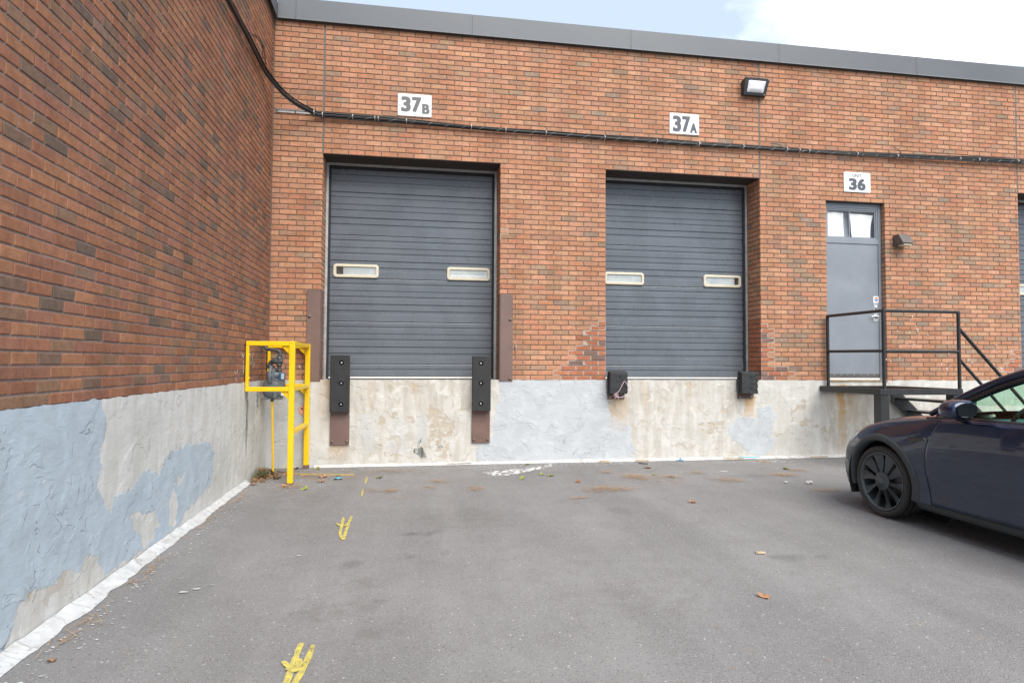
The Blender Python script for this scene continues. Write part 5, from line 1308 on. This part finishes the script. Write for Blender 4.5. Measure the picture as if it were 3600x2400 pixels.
for X, z, w_ in ((-3.42, 1.04, .68), (-3.56, 1.0, .60), (-3.62, .94, .52), (-3.63, .6, .56), (-3.61, .42, .48)):
    for s in np.linspace(-1, 1, 15): pts.append((X - .09 * (1 - s * s), s * w_, z + .01 * (1 - s * s)))
m.grid(pts, 5, 15); m.build('tailgate', PAINT, car)
# interior seen through the glass
m = MB(); m.box(-2.25, -.47, -.80, .80, .30, .52); m.build('cabin_floor', TRIMI, car)
m = MB(); pts = []
for X, z in ((-.24, .925), (-.40, .935), (-.62, .93), (-.78, .90), (-.82, .84), (-.80, .6)):
    for s in np.linspace(-1, 1, 9): pts.append((X + .10 * (1 - s * s) * (X > -.5) - .06, s * .76, z))
m.grid(pts, 6, 9); m.build('dashboard', TRIMI, car)
for sd in (1, -1):
    m = MB(); m.box(-2.9, -.62, sd * .80 - .03, sd * .80 + .03, .50, .955); m.build('door_lining', TRIMI, car, bevel=.02)
    m = MB(); pts = []
    for X, z, hw in ((-1.30, .58, .24), (-1.66, .60, .25), (-1.78, .70, .25), (-1.86, .95, .24), (-1.93, 1.12, .19), (-1.98, 1.12, .18), (-2.0, .9, .24), (-1.95, .55, .25)):
        for s in np.linspace(-1, 1, 9): pts.append((X + .05 * s * s, sd * .38 + s * hw, z + .03 * s * s))
    m.grid(pts, 8, 9)
    m.build('seat', worn('black_seat', (.018, .020, .021), .6), car)
    m = MB(); m.box(-1.99, -1.90, sd * .38 - .12, sd * .38 + .12, 1.13, 1.28); m.build('head_rest', GLOSS, car, bevel=.035)
m = MB(); P = []
for i in range(33):
    an = 2 * math.pi * i / 32; P.append((-.98 - .07 * math.sin(an), .38 + .175 * math.cos(an), .93 + .165 * math.sin(an)))
m.tube(P, .015, 8); m.tube([(-.98, .21, .93), (-.95, .38, .915), (-.98, .55, .93)], .02, 8); m.tube([(-.95, .38, .915), (-.80, .38, .86)], .03, 8); m.build('steering_wheel', GLOSS, car)
# underbody and wheel wells
m = MB(); m.box(-2.26, -.47, -.80, .80, .165, .30); m.box(-3.35, .62, -.50, .50, .17, .30); m.build('underbody', DARK, car)
for ax, az in ARCH:
    for sd in (1, -1):
        m = MB(); n = 28; vs = []
        for i in range(n + 1):
            an = R(-25 + 230 * i / n)
            for w_ in (.46, .895 if ax > -1 else .90): vs.append((ax + .425 * math.cos(an), sd * w_, az + .425 * math.sin(an)))
        m.grid(vs, n + 1, 2); m.add([(ax + .43 * math.cos(R(360 * i / 24)), sd * .47, az + .43 * math.sin(R(360 * i / 24))) for i in range(24)], [tuple(range(24))])
        m.build('wheel_well', DARK, car)
        # arch cladding
        m = MB(); pts = []; n = 40
        for i in range(n + 1):
            an = R(-14 + 208 * i / n); c, s_ = math.cos(an), math.sin(an); row = []
            wide = .046 + .02 * max(0, -s_ + .2)
            for rr_, out in ((.372, -.06), (.374, .010), (.385, .017), (.385 + wide * .8, .015), (.388 + wide, .004), (.390 + wide, -.01)):
                X, z = ax + rr_ * c, max(az + rr_ * s_, .165)
                row.append((X, sd * (WZ(min(max(X, -3.55), .82), max(z, .2)) + out), z))
            pts += row
        m.grid(pts, n + 1, 6); m.build('arch_cladding', PLAST, car)
def on_body(poly, off, name, mat, sd=1, n=8):
    """small panel lying on the body side; poly in (X, z)"""
    m = MB(); cx = sum(p[0] for p in poly) / len(poly); cz = sum(p[1] for p in poly) / len(poly); pts = []
    k = len(poly)
    ringn = 3; P = []
    for i in range(k):
        a, b_ = poly[i], poly[(i + 1) % k]
        for j in range(n): P.append((a[0] + (b_[0] - a[0]) * j / n, a[1] + (b_[1] - a[1]) * j / n))
    for f, dd in ((1.0, -.004), (.97, off), (.5, off), (.02, off)):
        for x, z in P: X, Z = cx + (x - cx) * f, cz + (z - cz) * f; pts.append((X, sd * (WZ(X, Z) + dd), Z))
    m.grid(pts, 4, len(P), False, True); return m.build(name, mat, car)
for sd in (1, -1):
    on_body([(-.352, .785), (-.535, .795), (-.545, .778), (-.42, .735), (-.382, .735)], .005, 'side_camera', GLOSS, sd)
    on_body([(.575, .30), (.612, .31), (.612, .43), (.578, .44)], .003, 'bumper_slot', DARK, sd)
    m = MB(); pts = []
    hs = np.linspace(.40, .74, 14)
    for i, X in enumerate(hs):
        f = i / 13; lo_ = 6.75 - 1.15 * f**.7; hi_ = 7.0
        for j in range(7):
            t_ = lo_ + (hi_ - lo_) * j / 6; w_, z = SP(X, t_); e = .004 if 0 < j < 6 else -.002
            pts.append((X, sd * (w_ + e), z + e))
    m.grid(pts, 14, 7); m.build('headlight', worn('headlight_lens', (.24, .235, .25), .12, .3, .1), car)
    # mirror
    m = MB(); pts = []; nu, nv = 16, 22
    f = lambda c, e: math.copysign(abs(c)**e, c)
    for i in range(nu):
        th = math.pi * i / (nu - 1); cx_ = math.cos(th)
        for j in range(nv):
            ph = 2 * math.pi * j / nv; X = .115 * f(cx_, .8) if cx_ > 0 else .085 * f(cx_, .45)
            rr_ = f(math.sin(th), .75)
            taper = 1 - .12 * (math.cos(ph) > 0) * max(0, cx_)
            pts.append((-.985 + X, sd * (1.035 + .118 * rr_ * f(math.cos(ph), .8) * taper), 1.068 + .074 * rr_ * f(math.sin(ph), .8) - .012 * math.cos(ph)))
    m.grid(pts, nu, nv, True, True); mm = m.build('mirror', PAINT, car)
    m = MB(); m.tube(smooth_path([(-.90, sd * .885, .975), (-.93, sd * .94, .990), (-.96, sd * 1.0, 1.003)]), [.028] * 13, 10)
    m.box(-1.045, -.93, sd * 1.03 - .085, sd * 1.03 + .085, .994, 1.012); m.build('mirror_base', GLOSS, mm, bevel=.006)
    m = MB(); m.add([(-1.0735, sd * (1.033 + .090 * f(math.cos(6.2832 * k / 28), .8)), 1.067 + .053 * f(math.sin(6.2832 * k / 28), .7)) for k in range(28)], [tuple(range(28))]); m.build('mirror_glass', MIRG, mm)
# wheels
def wheel(ax, sd):
    WO = .885
    m = MB(); prof = [(.255, .665), (.300, .652), (.318, .660), (.327, .680), (.330, .700), (.330, .722), (.322, .724), (.322, .732), (.330, .734), (.331, .776), (.323, .778), (.323, .786), (.331, .788), (.330, .826), (.322, .828), (.322, .836), (.329, .838), (.325, .866), (.313, .884), (.295, .8895), (.278, .887), (.268, .878), (.262, .868)]
    n = 120; vs = []
    for r, h in prof:
        for k in range(n):
            rr_ = r
            if k % 3 == 0 and (h > .838 and r > .312 or h < .70 and r > .312): rr_ -= .003
            elif k % 6 == 1 and r > .3285: rr_ -= .003
            an = 2 * math.pi * k / n + (h - .78) * 1.2; vs.append((rr_ * math.cos(an), h - .78, rr_ * math.sin(an)))
    m.grid(vs, len(prof), n, True, True); rt_ = thing_part('wheel', m, TYRE)
    m = MB(); m.lathe([(.263, .095), (.268, .102), (.262, .106), (.252, .100), (.244, .085)], (0, 0, 0), 'y', 60, True, False); m.lathe([(.250, .09), (.236, .0), (.236, -.11)], (0, 0, 0), 'y', 48, True, False)
    m.build('rim', RIM, rt_)
    m = MB(); m.lathe([(0, -.02), (.225, -.02), (.225, -.11)], (0, 0, 0), 'y', 40); m.build('wheel_back', DARK, rt_)
    m = MB(); m.lathe([(.06, .02), (.168, .02), (.168, .0)], (0, 0, 0), 'y', 40); m.build('brake_disc', worn('brake_disc', (.12, .105, .095), .5, .6), rt_)
    m = MB(); m.lathe([(.055, .06), (.080, .078), (.086, .088), (.080, .094), (.030, .096), (.029, .099), (.026, .100), (0, .100)], (0, 0, 0), 'y', 36); m.build('hub_cap', RIM, rt_)
    for k in range(10):
        a0 = 2 * math.pi * k / 10 + .13; m = MB(); pts = []
        for r, lo_, hi_, dlo, dhi in ((.074, -.15, .17, .086, .080), (.10, -.115, .15, .090, .076), (.15, -.15, .14, .094, .066), (.20, -.19, .145, .096, .062), (.236, -.215, .15, .095, .068), (.252, -.225, .155, .094, .078)):
            for j in range(5):
                f = j / 4; an = a0 + lo_ + (hi_ - lo_) * f; d_ = dlo + (dhi - dlo) * f
                pts.append((r * math.cos(an), d_, r * math.sin(an)))
        m.grid(pts, 6, 5, False); m.grid([(x, y - .022, z) for x, y, z in pts], 6, 5, False)
        nP = 30; E_ = [i * 5 for i in range(6)], [i * 5 + 4 for i in range(6)]
        for ed_ in E_:
            m.f += [[ed_[i], ed_[i + 1], nP + ed_[i + 1], nP + ed_[i]] for i in range(5)]; m.sm += [False] * 5
        m.build('spoke', RIM, rt_)
    rt_.location = (ax, sd * .78, .33)
    if sd < 0: rt_.rotation_euler = (0, 0, math.pi)
def thing_part(name, m, mat): return m.build(name, mat, car)
for ax in (0.0, -2.72):
    for sd in (1, -1): wheel(ax, sd)
# things lying on the dashboard
m = MB(); pts = []
for i in range(12):
    for j in range(10):
        th, ph = math.pi * i / 11, 2 * math.pi * j / 10; k = 1 + .45 * (fbm(np.array([i * .31]), np.array([j * .37]), 1.3, 4)[0] - .5)
        pts.append((.035 * k * math.sin(th) * math.cos(ph), .085 * k * math.cos(th), .026 * k * math.sin(th) * math.sin(ph)))
m.grid(pts, 12, 10, True, True); o = m.build('plush_toy', worn('pale_pink_plush', (.62, .50, .47), .9, 0, .15, (.3, .2, .2), .5, 60), loc=(6.92, -3.87, .965)); tag(o, 'small pale pink plush thing lying on the car dashboard behind the windshield', 'plush toy')

# ------------------------------------------------------------------ litter on the asphalt
def leaf_mesh(seed, lobes, curl, mat):
    rs = random.Random(seed); n = 30; vs = [(0, 0, .004)]; ring = []
    for k in range(2):
        f = (.55, 1.0)[k]
        for i in range(n):
            an = 2 * math.pi * i / n; r = (.62 + .38 * abs(math.cos(an * lobes / 2)) ** .8) * (.8 + .2 * math.cos(an)) * rs.uniform(.92, 1.08)
            x, y = r * f * math.cos(an), r * f * math.sin(an) * .82
            z = .02 + curl * (.42 * y * y + .3 * max(0, x) ** 2 + .10 * math.sin(3 * an + seed) * f + .06 * math.sin(an * 7)) * f
            vs.append((x, y, max(.004, z)))
    fs = [(0, 1 + i, 1 + (i + 1) % n) for i in range(n)] + [(1 + i, 1 + n + i, 1 + n + (i + 1) % n, 1 + (i + 1) % n) for i in range(n)]
    m = MB(); m.add(vs, fs, True); m.tube([(-.55, 0, .01), (-.9, .05, .03), (-1.25, .02, .02)], [.03, .02, .02], 4); return m.mesh('leaf', mat)
def leaf_mat(name, a, b_):
    g = G(name); n = g.noise(55, 4, .6); n2 = g.noise(300, 2, .6)
    return g.done(g.mix(g.step(n, .35, .68), a, b_), .75, 0, g.bump(n2, .4, .003))
LM = {'tan': leaf_mat('dry_leaf_tan', (.48, .30, .16), (.34, .18, .085)), 'brown': leaf_mat('dry_leaf_brown', (.30, .14, .06), (.17, .08, .04)), 'olive': leaf_mat('fallen_leaf_olive', (.25, .24, .055), (.14, .14, .045)),
      'green': leaf_mat('fallen_leaf_green', (.22, .28, .045), (.30, .30, .08)), 'pink': leaf_mat('dry_leaf_pinkish', (.50, .28, .20), (.36, .17, .10)), 'orange': leaf_mat('dry_leaf_orange', (.42, .22, .10), (.30, .13, .06))}
LMS = {k: [leaf_mesh(s, l, c, v) for s, l, c in ((3, 5, .55), (8, 3, .9), (15, 5, 1.2))] for k, v in LM.items()}
LEAVES = [
 (.730, -1.470, .062, 'green', 1, 'yellow green leaf with a stem, in front of the yellow guard post'),
 (.514, -1.290, .058, 'tan', 2, 'curled tan leaf right at the foot of the yellow front post'),
 (.840, -.745, .075, 'pink', 2, 'crumpled pinkish brown leaf just behind another tan leaf, right of the guard frame'),
 (.863, -1.050, .055, 'tan', 2, 'tan curled leaf halfway between the guard post and the blue plastic scrap'),
 (.680, -.16, .06, 'olive', 1, 'olive leaf at the wall foot beside the rear yellow post'),
 (.575, -.635, .048, 'tan', 0, 'flat tan leaf under the side brace of the guard frame'),
 (.35, -.50, .055, 'tan', 2, 'tan leaf at the edge of the leaf heap under the gas meter'),
 (.120, -1.10, .062, 'pink', 0, 'pinkish leaf on the white strip at the side wall, near the leaf heap'),
 (.40, -.07, .05, 'brown', 2, 'red brown leaf standing against the wall behind the guard frame'),
 (1.010, -.66, .045, 'olive', 0, 'small flat olive leaf just behind the blue plastic scrap'),
 (1.508, -.892, .058, 'olive', 1, 'olive leaf alone in front of the left loading door'),
 (3.227, -1.158, .058, 'green', 1, 'olive green leaf in front of the white paint spill'),
 (3.518, -.929, .052, 'green', 2, 'green leaf right of the white paint spill, nearer to the spill of a pair'),
 (3.625, -1.02, .055, 'olive', 2, 'dark olive leaf right of the white paint spill, farther from the spill of a pair'),
 (3.499, -.14, .055, 'olive', 0, 'olive leaf at the wall foot behind the white paint spill'),
 (5.055, -.626, .060, 'brown', 2, 'curled dark brown leaf in front of the middle loading door'),
 (6.886, -.960, .065, 'olive', 2, 'olive and brown curled leaf beside a needle tuft, under the right short bumper'),
 (3.848, -1.475, .050, 'brown', 2, 'red brown leaf left of the widest needle mats'),
 (4.732, -2.667, .050, 'orange', 2, 'single orange brown leaf on open asphalt, straight out from the middle door'),
 (5.103, -1.300, .045, 'brown', 1, 'dark brown leaf lying on needles, in front of the middle loading door'),
 (4.951, -1.115, .040, 'green', 0, 'tiny bright green leaf among pine needles, in front of the middle loading door'),
 (4.016, -5.136, .045, 'orange', 1, 'orange leaf on the asphalt close to the viewer, right of centre'),
 (.245, -5.376, .030, 'orange', 2, 'small orange leaf beside the white strip at the lower left corner'),
]
for i, (x, y, sz, kind, v, lab) in enumerate(LEAVES):
    o = bpy.data.objects.new('leaf', LMS[kind][v]); COL.objects.link(o); o.location = (x, y, .0035); o.scale = (sz, sz, sz * 1.0); o.rotation_euler = (rnd.uniform(-.12, .12), rnd.uniform(-.15, .05), rnd.uniform(0, 6.28))
    tag(o, lab, 'leaf', 'fallen leaves on the asphalt')

# pine needles: one uncounted layer, densest in the tufts of the photograph
def needle_mat():
    g = G('dry_pine_needle'); n = g.noise(30, 3, .7)
    return g.done(g.mix(g.step(n, .3, .7), (.52, .35, .19), (.33, .19, .09)), .8)
m = MB()
def needle(x, y, z, an, L, w_=.0021, tilt=0.0):
    dx, dy = math.cos(an) * L / 2, math.sin(an) * L / 2; nx, ny = -math.sin(an) * w_ / 2, math.cos(an) * w_ / 2; bz = rnd.uniform(.000, .006)
    vs = [(x - dx - nx, y - dy - ny, z), (x - dx + nx, y - dy + ny, z), (x + nx, y + ny, z + .003 + bz), (x - nx, y - ny, z + .003 + bz), (x + dx - nx, y + dy - ny, z + tilt), (x + dx + nx, y + dy + ny, z + tilt)]
    m.add(vs, [(0, 3, 2, 1), (3, 4, 5, 2)])
TUFTS = [(1.584, -.412, .30, .10, 90, 0), (2.223, -1.211, .13, .09, 70, 0), (1.682, -1.691, .09, .10, 70, 0), (2.606, -1.689, .09, .11, 70, 0), (1.462, -1.638, .08, .07, 25, 0), (2.094, -1.564, .08, .06, 25, 0),
         (4.393, -.867, .10, .07, 40, 0), (4.646, -1.243, .16, .15, 190, 0), (4.085, -1.911, .26, .13, 230, 0), (3.640, -2.308, .12, .05, 35, .1), (5.087, -1.285, .13, .08, 60, 0), (5.702, -1.583, .18, .12, 130, -.6),
         (6.591, -1.347, .17, .10, 110, 0), (6.98, -1.062, .12, .07, 50, 0), (5.556, -1.063, .12, .06, 40, 0), (6.490, -2.321, .14, .09, 60, 0), (6.9, -2.45, .15, .09, 80, 0), (4.9, -1.45, .25, .2, 50, 0), (5.0, -1.7, .3, .2, 25, 0),
         (.55, -1.30, .12, .10, 80, 0), (.72, -.62, .18, .12, 90, 0), (.80, -.9, .15, .12, 50, 0), (.25, -.55, .16, .22, 160, 0), (1.1, -.85, .2, .2, 30, 0), (.16, -1.9, .05, .3, 40, 1.5), (.13, -2.9, .05, .4, 30, 1.5), (.17, -4.2, .04, .3, 30, 1.5), (.2, -5.0, .05, .2, 26, 1.2), (1.7, -2.1, .4, .1, 14, 0)]
for cx, cy_, sx, sy_, n, an in TUFTS:
    for k in range(int(n * 1.15)):
        needle(cx + rnd.gauss(0, sx * .6), cy_ + rnd.gauss(0, sy_ * .7), .004 + abs(rnd.gauss(0, .006)), rnd.gauss(an, .75), rnd.uniform(.05, .13), rnd.uniform(.0018, .0032), rnd.uniform(0, .01))
for k in range(330):
    x = rnd.uniform(.2, 8.0); needle(x, -.1 - abs(rnd.gauss(0, .9)) - .1, .005, rnd.uniform(0, 6.28), rnd.uniform(.04, .11))
for k in range(60): needle(rnd.uniform(.3, 6), rnd.uniform(-6, -2), .005, rnd.uniform(0, 6.28), rnd.uniform(.04, .09), .0018)
o = m.build('pine_needles', needle_mat(), fix=False); tag(o, 'dry orange pine needles in loose tufts along the wall', 'pine needles', kind='stuff')

# leaf heap in the corner
m = MB(); HM = [leaf_mat('heap_leaf_mixed', (.30, .17, .08), (.13, .08, .045))]
def add_leaf(x, y, z, sz, rx_, ry_, rz_):
    src = LMS['tan'][rnd.randrange(3)]; M = Matrix.Translation((x, y, z)) @ Matrix.Rotation(rz_, 4, 'Z') @ Matrix.Rotation(rx_, 4, 'X') @ Matrix.Rotation(ry_, 4, 'Y') @ Matrix.Scale(sz, 4)
    m.add([M @ v.co for v in src.vertices], [tuple(p.vertices) for p in src.polygons], True)
for k in range(70):
    y = rnd.gauss(-.58, .20); y = min(max(y, -.98), -.1); x = abs(rnd.gauss(.0, .13)) + .03
    add_leaf(x, y, max(0.005, .10 * math.exp(-(x / .16)**2) * math.exp(-((y + .55) / .25)**2) * rnd.random()), rnd.uniform(.035, .065), rnd.uniform(-.9, .9), rnd.uniform(-.9, .9), rnd.uniform(0, 6.28))
o = m.build('leaf_heap', HM[0], fix=False); tag(o, 'heap of dead brown leaves blown into the corner under the gas meter', 'leaf heap', kind='stuff')
m = MB()
for k in range(150):
    x, y = abs(rnd.gauss(.06, .06)) + .04, rnd.gauss(-.70, .10); needle(x, y, .03 + rnd.random() * .06, rnd.gauss(.6, .8), rnd.uniform(.03, .07), .006, rnd.uniform(-.02, .03))
o = m.build('cedar_sprigs', leaf_mat('green_cedar', (.13, .14, .06), (.21, .21, .11)), fix=False); tag(o, 'grey green cedar sprigs lying on the leaf heap in the corner', 'sprigs', kind='stuff')

# flakes of white paint and pale grit
m = MB()
def flake(x, y, s_):
    n = 6; a0 = rnd.uniform(0, 6); el = rnd.uniform(.35, .8)
    m.add([(x + s_ * math.cos(a0 + 6.283 * i / n) * rnd.uniform(.7, 1.1), y + s_ * el * math.sin(a0 + 6.283 * i / n) * rnd.uniform(.7, 1.1), .0045 + rnd.uniform(0, .002)) for i in range(n)], [tuple(range(n))])
for k in range(420): flake(rnd.uniform(.7, 8.4), -.09 - abs(rnd.gauss(0, .16)), rnd.uniform(.004, .014))
for k in range(160): flake(rnd.gauss(4.75, .35), -.12 - abs(rnd.gauss(0, .10)), rnd.uniform(.004, .018))
for k in range(110): flake(rnd.gauss(6.95, .2), -.26 - abs(rnd.gauss(0, .10)), rnd.uniform(.004, .02))
for k in range(160): flake(rnd.gauss(3.35, .3), -.42 + rnd.gauss(0, .16), rnd.uniform(.004, .02))
for k in range(90): flake(rnd.gauss(.45, .3), rnd.gauss(-1.1, .3), rnd.uniform(.004, .014))
for k in range(230):
    y = rnd.uniform(-6, -1.2); flake(.16 + abs(rnd.gauss(0, .09)), y, rnd.uniform(.004, .013))
for x, y, s_ in ((.538, -4.544, .035), (.60, -4.50, .028), (.667, -4.443, .022), (1.10, -3.9, .02), (1.05, -3.93, .012), (5.95, -1.02, .06), (5.35, -1.0, .03), (6.1, -.6, .03)): flake(x, y, s_)
o = m.build('paint_flakes', SEALW, fix=False); tag(o, 'flakes of white paint scattered along the foot of the walls', 'paint flakes', kind='stuff')

# countable scraps
def stick(a, b_, r, mat, name, label, cat, z=.012):
    m = MB(); A, B = Vector((*a, z)), Vector((*b_, z)); d = B - A; n = Vector((-d.y, d.x, 0)).normalized(); vs = []
    k = 6
    for i in range(k):
        f = i / (k - 1); p = A + d * f; ww = r * (.8 + .4 * rnd.random()) * (.6 if i in (0, k - 1) else 1); h = r * (.5 + .25 * rnd.random())
        vs += [p + n * ww + Vector((0, 0, -h)), p - n * ww + Vector((0, 0, -h * .9)), p - n * ww * .9 + Vector((0, 0, h)), p + n * ww * .8 + Vector((0, 0, h * .9))]
    m.grid(vs, k, 4, False, True); m.add(vs[:4], [(0, 1, 2, 3)]); m.add(vs[-4:], [(0, 1, 2, 3)])
    o = m.build(name, mat); tag(o, label, cat); return o
stick((4.54, -.10), (4.69, -.115), .020, WOOD, 'wood_chip', 'pale wood chip at the wall foot left of the middle door', 'wood chip', .02)
stick((6.42, -.10), (6.72, -.16), .014, WOOD, 'wood_stick', 'pale wood stick at the wall foot, lying next to a teal toothbrush', 'stick', .03)
stick((6.85, -.25), (7.0, -.42), .016, WOOD, 'wood_stick', 'pale wood stick on the asphalt among paint flakes below the right short bumper', 'stick')
stick((7.80, -.15), (8.10, -.12), .014, WOOD, 'wood_stick', 'pale wood stick at the wall foot nearest to the car', 'stick', .03)
stick((5.07, -.10), (5.26, -.125), .016, WOOD, 'bark_piece', 'tan bark piece at the wall foot below door 37A, left of the blue clip', 'bark', .025)
stick((5.06, -.26), (5.17, -.33), .010, TWIG, 'twig', 'short dark twig in front of the middle loading door', 'twig')
stick((2.38, -.10), (2.72, -.09), .008, TWIG, 'twig', 'thin reddish twig on the white strip at the wall foot, right of door 37B', 'twig', .03)
stick((4.43, -4.33), (4.50, -4.345), .012, WOOD, 'wood_chip', 'small pale wood chip lying on open asphalt, near dark oil spots', 'wood chip')
stick((6.66, -.105), (6.99, -.11), .011, BLUEL, 'toothbrush', 'teal blue toothbrush at the wall foot below the right short bumper', 'toothbrush', .038)
m = MB(); m.tube([(-.055, 0, .016), (.055, .005, .016)], .007, 6); m.tube([(0, 0, .016), (.012, .01, .05)], .010, 6); m.tube([(.02, -.005, .014), (.05, -.03, .012)], .006, 6); o = m.build('plastic_clip', BLUEP, loc=(5.74, -.12, .0)); tag(o, 'bright blue plastic clip at the wall foot below the middle door', 'clip')
m = MB(); pts = []
for i in range(8):
    for j in range(6):
        u, v = i / 7, j / 5; pts.append(((u - .5) * .10, (v - .5) * .07 * (1 - .4 * (u - .5)), .010 + .022 * math.sin(math.pi * u) * (.6 + .4 * math.sin(v * 6)) + .008 * math.sin(u * 9 + v * 4)))
m.grid(pts, 8, 6); o = m.build('plastic_scrap', BLUEL, loc=(1.033, -.914, 0)); tag(o, 'crumpled light blue plastic scrap on the asphalt right of the guard frame', 'plastic scrap')
PAPER = worn('grubby_paper', (.55, .54, .52), .9, 0, .2, (.3, .28, .26), .4, 30)
def crumple(x, y, s_, mat, name, label, cat):
    m = MB(); pts = []
    for i in range(9):
        for j in range(10):
            th, ph = math.pi * i / 8, 2 * math.pi * j / 10; k = s_ * rnd.uniform(.7, 1.15); pts.append((k * 1.3 * math.sin(th) * math.cos(ph), k * math.sin(th) * math.sin(ph), max(0, .45 * s_ + .5 * k * math.cos(th))))
    m.grid(pts, 9, 10, False, True); o = m.build(name, mat, loc=(x, y, .004)); tag(o, label, cat)
crumple(6.554, -1.91, .034, PAPER, 'paper_scrap', 'crumpled white paper scrap on the asphalt near the car, the larger of two', 'paper scrap')
crumple(6.301, -1.831, .018, PAPER, 'paper_scrap', 'small torn white paper scrap on the asphalt, the smaller of two near the car', 'paper scrap')
m = MB(); m.tube(smooth_path([(.40, -.47, .006), (.536, -.50, .007), (.751, -.573, .006), (1.193, -.643, .006)]), .0035, 6); o = m.build('yellow_string', YELLOW, None, fix=False); tag(o, 'thin yellow string lying on the asphalt beside the guard frame', 'string')
